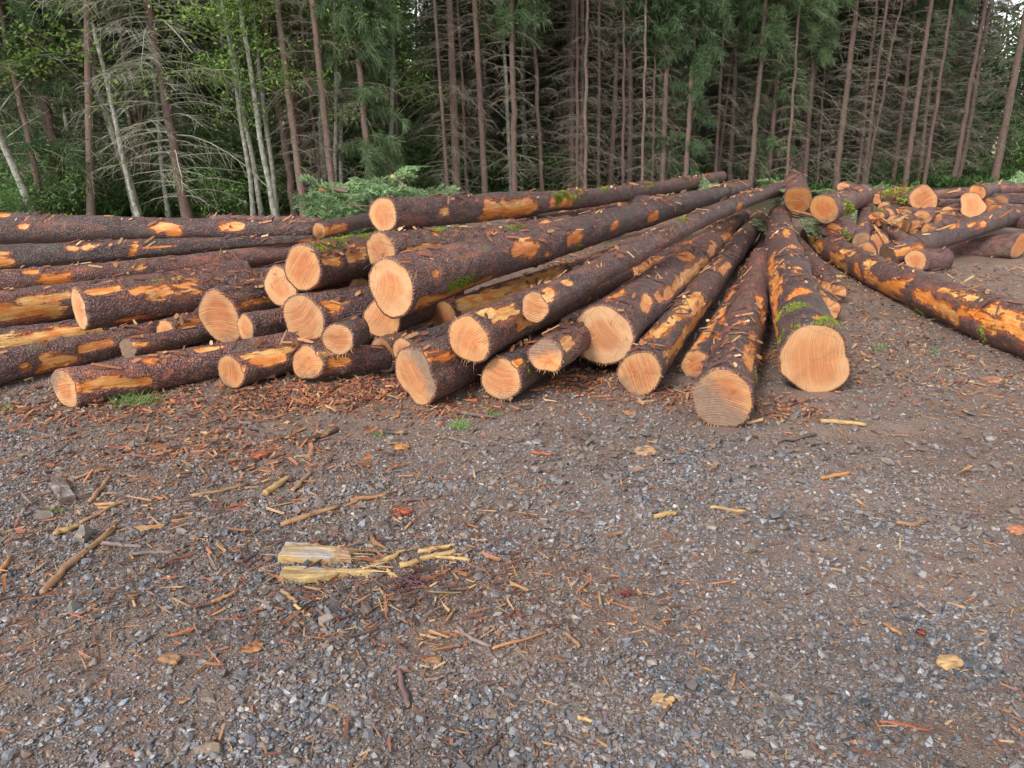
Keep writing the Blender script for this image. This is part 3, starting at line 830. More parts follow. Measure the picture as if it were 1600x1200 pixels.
    def field(p):
        (i0, a0), (i1, a1) = hit(p[0], p[1]), hit(p[2], p[3])
        hw = max(p[4] * (1.4 if key in ('C10', 'C11', 'C12', 'C13', 'C14', 'R1') else 1.15) * .5 * (pd[i0, a0] + pd[i1, a1]) / FPX, .008)
        rm = R[(i0 + i1) // 2]
        dphi = ((ph[a1] - ph[a0] + np.pi) % (2 * np.pi) - np.pi)
        e = np.array([s[i1] - s[i0], dphi * rm])
        S = np.broadcast_to(s[:, None] - s[i0], X.shape[:2])
        Q = ((ph[None] - ph[a0] + np.pi) % (2 * np.pi) - np.pi) * rm
        n2 = max(e @ e, 1e-6)
        tt = np.clip((S * e[0] + Q * e[1]) / n2, 0, 1)
        dist = np.sqrt((S - tt * e[0]) ** 2 + (Q - tt * e[1]) ** 2)
        return dist / hw
    strip = np.full(X.shape[:2], -0.2)
    tone = np.full(X.shape[:2], .6)
    nz = fbm(LC * np.array([17, 17, 4.5]), seed + 50, 3)
    for p in PEEL.get(key, []):
        m = 1.0 - .5 * field(p) ** 1.3 + .45 * nz
        tone = np.where(m > strip, p[5], tone)
        strip = np.maximum(strip, m)
    for k in range(rng.poisson(L * (1.0 if key not in ('C3', 'C1', 'C4') else .35))):      # small knocks the whole way along
        ks, ka = rng.uniform(0.1, L), rng.uniform(0, 6.28)
        hl, hw = .03 + .25 * rng.uniform(0, 1) ** 2, rng.uniform(.010, .034)
        da = ((ph - ka + np.pi) % (2 * np.pi) - np.pi)[None] * R[:, None]
        m = 1.0 - .5 * np.sqrt((da / hw) ** 2 + ((s[:, None] - ks) / hl) ** 2) ** 1.3 + .3 * nz
        tone = np.where(m > strip, np.clip(rng.normal(.7, .25), 0, 1), tone)
        strip = np.maximum(strip, m)
    strip = np.clip(strip, -.2, 1.2)
    inset = .013 * np.clip((strip - .4) / .2, 0, 1)
    X = place(RR + rel * (1 - .7 * np.clip((strip - .4) / .2, 0, 1)) - inset)
    # ends: a thin ring of bark edge, then the sawn face a hair proud of it
    bt = min(.014, r0 * .09)
    verts, faces = [X.reshape(-1, 3)], []
    i = (np.arange(ns)[:, None] * na + np.arange(na)[None]).ravel()
    j = (np.arange(ns)[:, None] * na + (np.arange(na)[None] + 1) % na).ravel()
    faces.append(np.stack([i, j, j + na, i + na], -1))
    origin = A - np.array([0, 0, r0])
    root = thing('felled_log', LABEL[key], 'log', origin, GROUPS.get(key[0]))
    e0, e1 = X[0], X[-1]
    c0, c1 = e0.mean(0), e1.mean(0)
    in0 = c0 + (e0 - c0) * (1 - bt / r0)
    in1 = c1 + (e1 - c1) * (1 - min(.012, r1 * .09) / r1)
    base = (ns + 1) * na
    verts += [in0, in1]
    k = np.arange(na); k2 = (k + 1) % na
    faces.append(np.stack([k2, k, base + k, base + k2], -1))
    last = ns * na
    faces.append(np.stack([last + k, last + k2, base + na + k2, base + na + k], -1))
    pad = lambda f, v=0.0: np.concatenate([f.ravel(), np.full(2 * na, v)])
    lcp = np.concatenate([LC.reshape(-1, 3), LC[0], LC[-1]])
    rimv = np.concatenate([np.zeros((ns + 1) * na), np.ones(2 * na)])
    mk('bark', np.concatenate(verts), faces, M['bark'], root,
       {'lc': ('FLOAT_VECTOR', 'POINT', lcp), 'strip': ('FLOAT', 'POINT', pad(strip, -.2)), 'tone': ('FLOAT', 'POINT', pad(tone, .5)), 'rim': ('FLOAT', 'POINT', rimv)}, True, origin)
    ft, dirt, dx, dy, _ = FACE[key]
    ft = float(np.clip(ft + rng.normal(0, .2), 0, 1)); dirt = dirt + .06 + abs(rng.normal(0, .06))
    def cut(ring, cen, out, rad, near):
        fr = np.linspace(1, 0, 9)[:-1]
        P = [cen + (ring - cen) * f + out * .002 for f in fr]
        V = np.concatenate(P + [cen[None] + out * .002])
        nf = []
        for q in range(len(fr) - 1):
            a = q * na
            nf.append(np.stack([a + k2, a + k, a + na + k, a + na + k2], -1) if near else np.stack([a + k, a + k2, a + na + k2, a + na + k], -1))
        a = (len(fr) - 1) * na
        tri = np.stack([a + k2, a + k, np.full(na, len(V) - 1)], -1) if near else np.stack([a + k, a + k2, np.full(na, len(V) - 1)], -1)
        rel_ = V - cen
        # pith a little off centre
        fx, fy = rel_ @ u, rel_ @ w
        rr = np.concatenate([np.repeat(fr, na), [0]])
        pit = rng.normal(0, .13, 2) * rad
        fcv = np.stack([fx - pit[0] * (1 - rr), fy - pit[1] * (1 - rr), np.full(len(V), rng.uniform(0, 9))], -1)
        sx, sy = (rel_ @ RT) / rad, (rel_ @ UP) / rad
        dm = np.full(len(V), dirt if near else .3)
        if near and (dx or dy):
            dm = dirt + .55 * (sx * dx + sy * dy) * (1 if dirt > .12 else .5) - .1
        mk('cut_end', V, nf + [tri], M['cut'], root, {'fc': ('FLOAT_VECTOR', 'POINT', fcv), 'rr': ('FLOAT', 'POINT', rr), 'tone': ('FLOAT', 'POINT', np.full(len(V), ft)), 'dirt': ('FLOAT', 'POINT', dm)}, True, origin)
    cut(in0, c0, -ax, r0, True)
    cut(in1, c1, ax, r1, False)
    # moss
    if key in MOSS:
        mp, mn = [], []
        for p in MOSS[key]:
            f = field(p)
            prob = np.clip((1.4 - f) * np.clip(.55 + 1.5 * fbm(LC * 11, 5, 3), 0, 1), 0, 1).ravel()
            if prob.sum() == 0: continue
            cell = ds * 2 * np.pi * r0 / na
            n = int(min(prob.sum() * cell / 2.2e-5, 3200)) if mind < 9 else int(min(prob.sum() * cell / 2e-4, 500))
            i_ = rng.choice(len(prob), n, p=prob / prob.sum())
            jit = rng.normal(0, .010, (n, 3))
            nn = nrm.reshape(-1, 3)[i_]
            jit -= nn * (jit * nn).sum(1)[:, None]
            mp.append(X.reshape(-1, 3)[i_] + jit); mn.append(nn)
        if mp:
            mp, mn = np.concatenate(mp), np.concatenate(mn)
            V, F = blades(mp, mn, .012 if mind < 9 else .03, rng, .0022 if mind < 9 else .006, .8)
            sparse = .35 if key == 'C3' else 1
            cv = np.repeat(np.clip(.5 + .8 * vn(mp * 14, 3) + rng.normal(0, .15, len(mp)), 0, 1) * sparse, 6)
            tag(mk('moss', V, F, M['moss'], root, {'col': ('FLOAT_COLOR', 'POINT', col4(cv))}, False, origin), kind='stuff')
    # loose bark slivers on the upper side
    nsh = int(L * (24 if mind < 7 else (18 if mind < 9.5 else 14)))
    upw = np.clip(nrm[..., 2] - .25, 0, 1) ** .8 * np.clip(.25 + fbm(LC * 1.8, seed + 70, 2) * 1.3, .05, 1.5)
    pr = upw.ravel()
    if pr.sum() > 0 and nsh > 3:
        i_ = rng.choice(len(pr), nsh, p=pr / pr.sum())
        nn = nrm.reshape(-1, 3)[i_]
        V, F, C = shred_mesh(X.reshape(-1, 3)[i_] + rng.normal(0, .004, (nsh, 3)), nn, np.broadcast_to(ax, (nsh, 3)), rng, .03, .12 if key[0] != 'F' else .24)
        tag(mk('bark_shreds', V, F, M['chip'], root, {'col': ('FLOAT_COLOR', 'POINT', C)}, False, origin), kind='stuff')
    # torn fibres round the sawn edge
    if mind < 7 and key in ('D6', 'D5', 'C7', 'C11', 'C5', 'C13', 'C8', 'C10', 'L8', 'C12', 'L3', 'C15', 'C9'):
        paths, rad = [], []
        for q in range(26):
            a = rng.integers(na) if rng.random() < .4 else int((rng.normal(1.5 * np.pi, .8) % (2 * np.pi)) / (2 * np.pi) * na) % na
            p = in0[a]
            o = (p - c0) / np.linalg.norm(p - c0)
            dirn = -ax * rng.uniform(.2, 1) + o * rng.uniform(.1, .9) + rng.normal(0, .25, 3)
            ll = rng.uniform(.012, .045)
            paths.append([p + ax * .01, p + dirn * ll * .5, p + dirn * ll + np.array([0, 0, -.2 * ll])]); rad.append([.0022, .0018, .0006])
        V, F = tubes(paths, rad, 3)
        tag(mk('splinters', V, F, M['chip'], root, {'col': ('FLOAT_COLOR', 'POINT', col4(np.tile((.55, .34, .16), (len(V), 1))))}, False, origin), kind='stuff')
    # stubs of cut branches
    for q in range(int(L * .35)):
        i_ = rng.integers(3, ns - 2); a = rng.integers(na)
        if rng.random() < .5: continue
        p = X[i_, a]; nn = nrm[i_, a]
        if nn[2] < -.3: continue
        ll, rb = rng.uniform(.015, .05), rng.uniform(.008, .017)
        V, F = tubes([[p - nn * .02, p + nn * ll * .5, p + nn * ll, p + nn * (ll + .001)]], [[rb * 1.2, rb, rb * .9, .0005]], 8)
        cc = np.tile((.09, .06, .06), (len(V), 1)); cc[-16:] = (.62, .42, .22)
        mk('branch_stub', V, F, M['chip'], root, {'col': ('FLOAT_COLOR', 'POINT', col4(cc))}, False, origin)
    LOGAX[key] = (A, B, r0, r1)
    return root

for n_, k_ in enumerate(LOGS):
    build_log(k_, n_ * 7 + 3)

# ------------------------------------------------------------------ loose stone, chips and sticks on the ground
ICO_V = np.array([(0, 0, -1), (.7236, -.5257, -.4472), (-.2764, -.8506, -.4472), (-.8944, 0, -.4472), (-.2764, .8506, -.4472), (.7236, .5257, -.4472),
                  (.2764, -.8506, .4472), (-.7236, -.5257, .4472), (-.7236, .5257, .4472), (.2764, .8506, .4472), (.8944, 0, .4472), (0, 0, 1)])
ICO_F = np.array([(0, 2, 1), (1, 5, 0), (0, 3, 2), (0, 4, 3), (0, 5, 4), (1, 10, 5), (2, 6, 1), (3, 7, 2), (4, 8, 3), (5, 9, 4), (1, 6, 10), (2, 7, 6), (3, 8, 7), (4, 9, 8), (5, 10, 9), (6, 11, 10), (7, 11, 6), (8, 11, 7), (9, 11, 8), (10, 11, 9)])
CUBE_V = np.array([(x, y, z) for z in (-.75, .75) for y in (-.8, .8) for x in (-.8, .8)], float)
CUBE_F = np.array([(0, 2, 3, 1), (4, 5, 7, 6), (0, 1, 5, 4), (2, 6, 7, 3), (0, 4, 6, 2), (1, 3, 7, 5)])

def rock_arrays(cen, size, rng, flat=(.35, .8)):
    """angular stones: jittered icosahedra with one or two sheared-off faces"""
    n = len(cen)
    V = np.repeat(ICO_V[None], n, 0) * rng.uniform(.68, 1.2, (n, 12, 1))
    for k in range(5):                                        # chop flat facets
        d = rng.normal(size=(n, 3)); d /= np.linalg.norm(d, axis=1)[:, None]
        h = rng.uniform(.22, .62, (n, 1))
        q = np.einsum('nij,nj->ni', V, d)
        V = V - np.clip(q - h, 0, None)[..., None] * d[:, None]
    sc = np.stack([rng.uniform(.95, 1.55, n), rng.uniform(.7, 1.15, n), rng.uniform(*flat, n)], 1)
    V = V * sc[:, None]
    a = rng.uniform(0, 6.28, n); b = rng.normal(0, .35, n); c = rng.normal(0, .35, n)
    ca, sa, cb, sb, cc, sc_ = np.cos(a), np.sin(a), np.cos(b), np.sin(b), np.cos(c), np.sin(c)
    x, y, z = V[..., 0], V[..., 1], V[..., 2]
    y, z = y * cb[:, None] - z * sb[:, None], y * sb[:, None] + z * cb[:, None]
    x, z = x * cc[:, None] + z * sc_[:, None], -x * sc_[:, None] + z * cc[:, None]
    x, y = x * ca[:, None] - y * sa[:, None], x * sa[:, None] + y * ca[:, None]
    V = np.stack([x, y, z], -1) * size[:, None, None] * .5
    V[..., 2] += (size * .5 * sc[:, 2] * rng.uniform(.2, .75, n))[:, None]
    V = V + cen[:, None]
    F = ICO_F[None] + (np.arange(n) * 12)[:, None, None]
    return V.reshape(-1, 3), F.reshape(-1, 3)

STONE_PAL = np.array([(.105, .115, .14), (.17, .182, .21), (.25, .262, .285), (.065, .072, .085), (.34, .34, .345), (.17, .135, .115), (.24, .185, .15), (.46, .44, .42)])
def stone_cols(n, cen, rng):
    p = np.array([.21, .21, .11, .15, .035, .155, .115, .015])
    c = STONE_PAL[rng.choice(8, n, p=p)] * rng.uniform(.85, 1.38, (n, 1))
    dust = np.clip(.20 + .45 * fbm(np.stack([cen[:, 0] * .9, cen[:, 1] * .9, 0 * cen[:, 0]], -1), 77, 3) + .25 * np.clip((cen[:, 1] - 3.4) / 2, -.3, 1), 0, .8)[:, None]
    wet = np.zeros(n)
    for px, py, rx, ry in ((470, 960, .5, .32), (1370, 1075, .6, .33), (700, 1170, .3, .16), (330, 860, .6, .3), (1580, 1130, .4, .3)):
        g = onground(px, py)
        wet = np.maximum(wet, np.exp(-((cen[:, 0] - g[0]) / rx) ** 2 - ((cen[:, 1] - g[1]) / ry) ** 2))
    wet = np.clip(wet * 1.3 + .3 * fbm(np.stack([cen[:, 0] * 5, cen[:, 1] * 5, 0 * cen[:, 0]], -1), 83, 2), 0, 1)[:, None]
    dust = dust * (1 - .8 * wet)
    c = c * (1 - .34 * wet)
    return c * (1 - dust) + np.array([.18, .122, .092]) * dust

def spread(n, y0, y1, rng, power=1.0):
    """points over the part of the clearing the photograph shows, thinning with distance"""
    y = y0 + (y1 - y0) * rng.uniform(0, 1, n) ** power
    x = rng.uniform(-1, 1, n) * (.74 * y + .5)
    return x, y

def dens(x, y):
    P = np.stack([x, y, 0 * x], -1)
    d = .74 + .42 * fbm(P * .9, 41, 3) + .42 * fbm(P * 3.1, 45, 2)
    def blob(px, py, rx, ry, a):
        g = onground(px, py)
        return a * np.exp(-((x - g[0]) / rx) ** 2 - ((y - g[1]) / ry) ** 2)
    d = d + blob(470, 960, .45, .35, .5) + blob(1360, 1060, .55, .35, .5) + blob(700, 1170, .3, .2, .4) + blob(330, 820, .8, .5, .25) + blob(1000, 720, .8, .5, .35)
    d = d - blob(700, 720, .9, .4, .35) - blob(90, 1000, .5, .3, .3) - blob(1060, 910, .55, .3, .3) - blob(1330, 880, .7, .35, .3) - blob(1450, 650, 1.2, .8, .5) - blob(1480, 1150, .3, .2, .6) - blob(700, 1000, .35, .2, .4)
    return np.clip(d, .30, 1.3)

def clear_of_logs(x, y):
    ok = np.ones(len(x), bool)
    for A, B, r0, r1 in LOGAX.values():
        a, b = A[:2], B[:2]
        e = b - a
        t = np.clip(((x - a[0]) * e[0] + (y - a[1]) * e[1]) / (e @ e), 0, 1)
        q = np.hypot(x - a[0] - t * e[0], y - a[1] - t * e[1])
        zc = A[2] + (B[2] - A[2]) * t - (r0 + (r1 - r0) * t)
        ok &= ~((q < r0 * .55) & (zc < .06))
    return ok

def build_gravel():
    rng = np.random.default_rng(11)
    Vs, Fs, Cs, off = [], [], [], 0
    for n, y0, y1, s0, s1, pw, dk in ((70000, 1.25, 3.4, .004, .008, 1.1, 1.5), (130000, 1.25, 4.4, .007, .016, 1.1, 1.0), (120000, 1.25, 8.0, .012, .029, 1.25, 1.0), (17000, 1.3, 11.0, .026, .046, 1.05, .9), (900, 1.6, 11.5, .05, .075, 1.0, .5)):
        x, y = spread(n, y0, y1, rng, pw)
        k = (rng.uniform(0, 1, n) < dens(x, y) * dk) & clear_of_logs(x, y)
        x, y = x[k], y[k]
        if n == 900:                                          # clods and broken rock thrown up in front of the pile
            for px, py, q, sx, sy in ((1000, 715, 260, .55, .42), (1150, 700, 160, .5, .3), (900, 690, 110, .4, .3), (1330, 690, 110, .6, .4), (560, 820, 60, .4, .3), (100, 760, 90, .5, .5), (1480, 800, 60, .6, .4)):
                g = onground(px, py)
                x = np.concatenate([x, rng.normal(g[0], sx, q)]); y = np.concatenate([y, rng.normal(g[1], sy, q)])
            kk = clear_of_logs(x, y) & (y > 1.3)
            x, y = x[kk], y[kk]; s0 = .022
        m = len(x)
        size = s0 + (s1 - s0) * rng.uniform(0, 1, m) ** 1.8
        cen = np.stack([x, y, ground_z(x, y)], -1)
        V, F = rock_arrays(cen, size, rng)
        Vs.append(V); Fs.append(F + off); off += len(V)
        sc_ = stone_cols(m, cen, rng)
        if n == 900: sc_ = sc_ * .35 + np.array([.125, .090, .070]) * .65
        Cs.append(np.repeat(sc_, 12, 0))
    o = mk('gravel', np.concatenate(Vs), np.concatenate(Fs), M['stone'], None, {'col': ('FLOAT_COLOR', 'POINT', col4(np.concatenate(Cs)))})
    tag(o, 'grey crushed stone scattered over the brown dirt of the clearing', 'gravel', kind='stuff')
build_gravel()

CHIP_PAL = np.array([(.40, .215, .10), (.48, .31, .165), (.36, .15, .075), (.24, .085, .05), (.11, .06, .05), (.20, .135, .11), (.48, .17, .07)])
def sliver_arrays(x, y, L, W, H, rng, tilt=.12):
    n = len(x)
    V = np.repeat(CUBE_V[None], n, 0) * rng.uniform(.65, 1.2, (n, 8, 3))
    tp = rng.uniform(.25, 1.0, n)
    V[:, 1::2, 1:] *= tp[:, None, None]                       # taper to one end
    V = V * np.stack([L, W, H], 1)[:, None] * .6
    V[..., 2] += (np.abs(V[..., 0]) ** 2 / (L[:, None] + 1e-6)) * rng.normal(0, .5, n)[:, None]
    a = rng.uniform(0, 6.28, n); b = rng.normal(0, tilt, n)
    ca, sa, cb, sb = np.cos(a)[:, None], np.sin(a)[:, None], np.cos(b)[:, None], np.sin(b)[:, None]
    X, Y, Z = V[..., 0], V[..., 1], V[..., 2]
    X, Z = X * cb + Z * sb, -X * sb + Z * cb
    X, Y = X * ca - Y * sa, X * sa + Y * ca
    V = np.stack([X + x[:, None], Y + y[:, None], Z + (ground_z(x, y) + H * .5 + rng.uniform(.002, .012, n))[:, None]], -1)
    F = CUBE_F[None] + (np.arange(n) * 8)[:, None, None]
    return V.reshape(-1, 3), F.reshape(-1, 4)

def build_litter():
    rng = np.random.default_rng(12)
    sets = []
    def add(x, y, l0, l1, w0, w1, p, tilt=.12):
        k = clear_of_logs(x, y)
        x, y = x[k], y[k]
        n = len(x)
        L = l0 + (l1 - l0) * rng.uniform(0, 1, n) ** 2
        W = rng.uniform(w0, w1, n)
        V, F = sliver_arrays(x, y, L, W, W * rng.uniform(.25, .6, n), rng, tilt)
        c = CHIP_PAL[rng.choice(7, n, p=p)] * rng.uniform(.7, 1.15, (n, 1))
        sets.append((V, F, np.repeat(c, 8, 0)))
    # needle-fine fibres, slivers and bark plates everywhere
    x, y = spread(24000, 1.25, 7.5, rng, 1.1)
    k = rng.uniform(0, 1, len(x)) < np.clip(.5 + .7 * fbm(np.stack([x, y, 0 * x], -1) * 1.3, 61, 3), .1, 1)
    add(x[k], y[k], .012, .06, .0012, .0035, [.14, .07, .24, .24, .13, .08, .10])
    x, y = spread(5200, 1.25, 9.0, rng, 1.0)
    k = rng.uniform(0, 1, len(x)) < np.clip(.05 + 1.1 * fbm(np.stack([x, y, 0 * x], -1) * 1.7, 67, 3), .02, 1)
    x, y = x[k], y[k]
    add(x, y, .02, .085, .004, .010, [.24, .16, .18, .13, .13, .10, .06])
    x, y = spread(900, 2.2, 11, rng, .9)
    add(x, y, .04, .14, .006, .016, [.18, .12, .2, .14, .2, .12, .04])
    # the left foreground, where sticks and slivers lie thicker
    for px, py, sx, sy, n, p in ((120, 830, .9, .5, 1100, [.2, .1, .18, .14, .24, .12, .02]), (640, 920, .45, .22, 900, [.16, .12, .16, .12, .34, .08, .02]), (480, 800, .7, .4, 500, [.26, .14, .2, .1, .2, .08, .02])):
        g = onground(px, py)
        add(rng.normal(g[0], sx, n), rng.normal(g[1], sy, n), .02, .12, .003, .010, p)
    # red bark litter at the foot of the pile
    def strip(pxs, n, sx, sy, p, l1=.10):
        for px, py in pxs:
            g = onground(px, py)
            add(rng.normal(g[0], sx, n), rng.normal(g[1], sy, n), .015, l1, .006, .022, p, .35)
    strip([(430, 610), (520, 605), (580, 615), (470, 630), (560, 590), (640, 560), (730, 590), (380, 640), (690, 640), (500, 625), (620, 610)], 250, .24, .15, [.09, .03, .28, .28, .16, .05, .11])
    strip([(1040, 620), (860, 600), (930, 600), (1200, 640), (1230, 560)], 230, .22, .14, [.14, .06, .26, .24, .12, .06, .12])
    strip([(280, 620), (180, 640), (60, 640), (300, 700), (400, 715)], 300, .38, .22, [.14, .06, .26, .22, .16, .10, .06])
    strip([(1330, 500), (1380, 540), (1440, 600), (1340, 560), (1400, 460), (1540, 620)], 170, .45, .35, [.2, .14, .2, .14, .16, .12, .04])
    strip([(1450, 440), (1560, 430), (1500, 470), (1400, 430), (1560, 490)], 160, .8, .6, [.3, .22, .14, .08, .1, .14, .02], .22)
    strip([(1000, 390), (960, 400), (1060, 370), (900, 410), (1100, 350), (1020, 360), (940, 370), (860, 400)], 110, .5, .5, [.2, .14, .22, .2, .12, .06, .06], .16)
    strip([(1215, 345), (1250, 350), (1230, 330), (1180, 335), (1320, 425), (1290, 430)], 60, .5, .7, [.25, .2, .18, .12, .15, .06, .04], .3)
    off, V, F, C = 0, [], [], []
    for v, f, c in sets:
        V.append(v); F.append(f + off); C.append(c); off += len(v)
    o = mk('wood_litter', np.concatenate(V), np.concatenate(F), M['chip'], None, {'col': ('FLOAT_COLOR', 'POINT', col4(np.concatenate(C)))})
    tag(o, 'reddish bark and splinter litter strewn over the dirt and gravel', 'litter', kind='stuff')
build_litter()

# single sticks and pieces: kind, points, width in px, colour, label
TAN, YEL, GRY, PUR, RED, DRK, ORG = (.34, .19, .095), (.48, .31, .13), (.20, .155, .14), (.15, .09, .085), (.34, .10, .05), (.075, .05, .045), (.44, .20, .075)
STICKS = [
 ([(66, 925), (100, 889), (178, 829)], 10, TAN, 'longest tan stick slanting up at the left foreground'),
 ([(86, 838), (122, 824)], 9, YEL, 'short thick yellowish stick above the longest tan stick'),
 ([(126, 820), (165, 803), (200, 790)], 6, TAN, 'thin tan stick beyond the short yellowish one at the left'),
 ([(160, 850), (223, 855)], 7, GRY, 'grey stick lying level beside the tip of the longest tan stick'),
 ([(203, 870), (235, 864), (272, 866)], 6, GRY, 'slightly bent grey twig on the gravel below the level grey stick'),
 ([(300, 780), (345, 771), (385, 758)], 6, TAN, 'slim brown stick pointing at the grey dirt left of the bent peeled stick'),
 ([(415, 778), (432, 766), (453, 753)], 10, YEL, 'peeled yellow stick with a bent lower end'),
 ([(459, 773), (488, 743)], 7, TAN, 'brown stick standing out right of the bent peeled stick'),
 ([(141, 790), (158, 772), (175, 753)], 7, TAN, 'brown stick with a red broken top right of the grey wood block'),
 ([(118, 756), (168, 742)], 5, TAN, 'thin stick just above the grey wood block'),
 ([(440, 825), (485, 812), (530, 798)], 9, TAN, 'long pale brown stick above the split yellow board'),
 ([(547, 790), (603, 780)], 7, ORG, 'orange brown stick right of the long pale brown one'),
 ([(612, 787), (668, 784)], 6, PUR, 'pinkish grey stick lying level near the red bark clump'),
 ([(585, 892), (608, 880), (631, 869)], 9, YEL, 'yellow peeled stick nearest the tip of the split board'),
 ([(653, 869), (712, 861)], 8, YEL, 'upper yellow peeled stick right of the split board'),
 ([(625, 892), (655, 884), (680, 877), (712, 872)], 9, YEL, 'forked yellow stick in the middle of the peeled sticks'),
 ([(680, 879), (734, 886)], 7, YEL, 'lowest yellow stick pointing right from the forked one'),
 ([(606, 898), (622, 910)], 7, YEL, 'stubby yellow stick under the peeled sticks'),
 ([(466, 697), (500, 686), (527, 676)], 9, DRK, 'dark stick with a yellow split edge alone on the dirt, upper left'),
 ([(714, 647), (773, 659)], 7, PUR, 'brown stick on the dirt below the egg shaped butt'),
 ([(601, 681), (637, 682)], 7, DRK, 'dark stick left of the small grass tuft'),
 ([(831, 714), (862, 717)], 6, RED, 'reddish stick on the dirt in the middle distance'),
 ([(1281, 663), (1312, 665), (1352, 668)], 7, YEL, 'yellow stick lying level right of the nearest log'),
 ([(1208, 687), (1240, 684), (1274, 677)], 6, PUR, 'brown stick below the level yellow stick'),
 ([(1334, 684), (1346, 696), (1352, 711)], 6, GRY, 'curved grey brown twig right of the nearest log'),
 ([(1281, 750), (1328, 742)], 7, ORG, 'orange brown stick half sunk in the dirt at the right'),
 ([(1401, 815), (1428, 818), (1450, 808)], 7, TAN, 'curved brown stick alone on the smooth dirt at the right'),
 ([(1510, 737), (1538, 736)], 6, GRY, 'short grey stick near the right edge'),
 ([(1519, 799), (1549, 806)], 5, PUR, 'thin purplish stick near the right edge below the short grey one'),
 ([(1021, 816), (1056, 808)], 8, YEL, 'bundle shaped yellow splinter right of the middle'),
 ([(1109, 798), (1165, 799)], 6, YEL, 'long yellow splinter lying level, right of the bundle shaped one'),
 ([(715, 987), (738, 1008), (769, 1018)], 7, GRY, 'bent grey root like stick in the middle foreground'),
 ([(771, 1021), (812, 1008), (853, 995)], 5, ORG, 'slender orange brown twig touching the bent grey stick'),
 ([(884, 993), (905, 1015)], 7, TAN, 'short tan stick right of the slender orange twig'),
 ([(624, 1052), (630, 1080), (639, 1108)], 9, PUR, 'purple brown stick pointing at the camera, lower middle'),
 ([(1030, 1133), (1047, 1108)], 6, PUR, 'small purple stick beside the pair of split chips'),
 ([(752, 1184), (768, 1170), (785, 1153)], 6, DRK, 'dark twig at the bottom edge, middle'),
 ([(901, 1126), (928, 1133)], 7, YEL, 'short yellow stick at the lower middle'),
 ([(1381, 972), (1407, 989)], 6, ORG, 'orange splinter stick on the gravel at the right'),
 ([(1375, 1127), (1415, 1130), (1454, 1139)], 6, RED, 'reddish stick on the dark gravel, lower right'),
 ([(1255, 436), (1290, 433), (1322, 434)], 6, YEL, 'pale splinter bridging the two small logs behind the front row'),
 ([(1375, 412), (1408, 405)], 4, YEL, 'pale splinter in front of the short sawn round'),
 ([(1548, 402), (1585, 400)], 4, YEL, 'pale splinter on the dirt before the thick orange ended log'),
 ([(280, 1098), (300, 1091)], 5, TAN, 'small tan twig at the lower left on the gravel'),
 ([(0, 895), (17, 872)], 7, ORG, 'orange stick at the left edge'),
 ([(330, 945), (370, 928)], 6, ORG, 'orange splinter lying left of the split board'),
 ([(440, 925), (465, 946)], 7, TAN, 'stubby brown stick under the left end of the split board'),
 ([(460, 948), (485, 965)], 6, YEL, 'half peeled stick under the split board'),
 ([(700, 690), (735, 700)], 4, GRY, 'thin grey twig beside the small grass tuft'),
]
def build_sticks():
    rng = np.random.default_rng(13)
    for pts, wpx, c, lab in STICKS:
        W = np.array([onground(*p) for p in pts])
        d = (W - CAMP) @ FW
        r = wpx * d.mean() / FPX / 2
        # resample, wander a little, rest on the stones
        t = np.linspace(0, 1, 9)
        tk = np.linspace(0, 1, len(W))
        P = np.stack([np.interp(t, tk, W[:, k]) for k in range(3)], 1)
        P[:, :2] += rng.normal(0, r * .30, (9, 2))
        P[:, 2] = ground_z(P[:, 0], P[:, 1]) + r * .7 + .003 + rng.uniform(0, .004)
        rad = r * np.interp(t, [0, .5, 1], [rng.uniform(.85, 1.1), 1, rng.uniform(.6, .95)]) * rng.uniform(.92, 1.08, 9)
        P = np.concatenate([P[:1], P, P[-1:]]); rad = np.concatenate([[rad[0] * .15], rad, [rad[-1] * .15]])
        V, F = tubes([P], [rad], 9)
        V += rng.normal(0, r * .10, V.shape)
        g = fbm(V * np.array([22, 22, 22]), int(rng.integers(999)), 3)
        cc = np.array(c)[None] * (1 + .35 * g[:, None])
        dark = np.clip((g - .15) * 4, 0, 1)[:, None] * (.55 if c not in (DRK, PUR, GRY) else .25)
        cc = cc * (1 - dark) + np.array(PUR)[None] * .8 * dark
        if c == DRK:
            e = np.clip((g - .25) * 6, 0, 1)[:, None]; cc = cc * (1 - e) + np.array(YEL) * e * .7
        cc[:9] = np.array(YEL) * .9; cc[-9:] = np.array(YEL) * .8
        o = V.min(0)
        tag(mk('stick', V, F, M['stick'], None, {'col': ('FLOAT_COLOR', 'POINT', col4(np.clip(cc, .01, 1)))}, True), lab, 'stick', 'sticks and splinters on the dirt')
build_sticks()

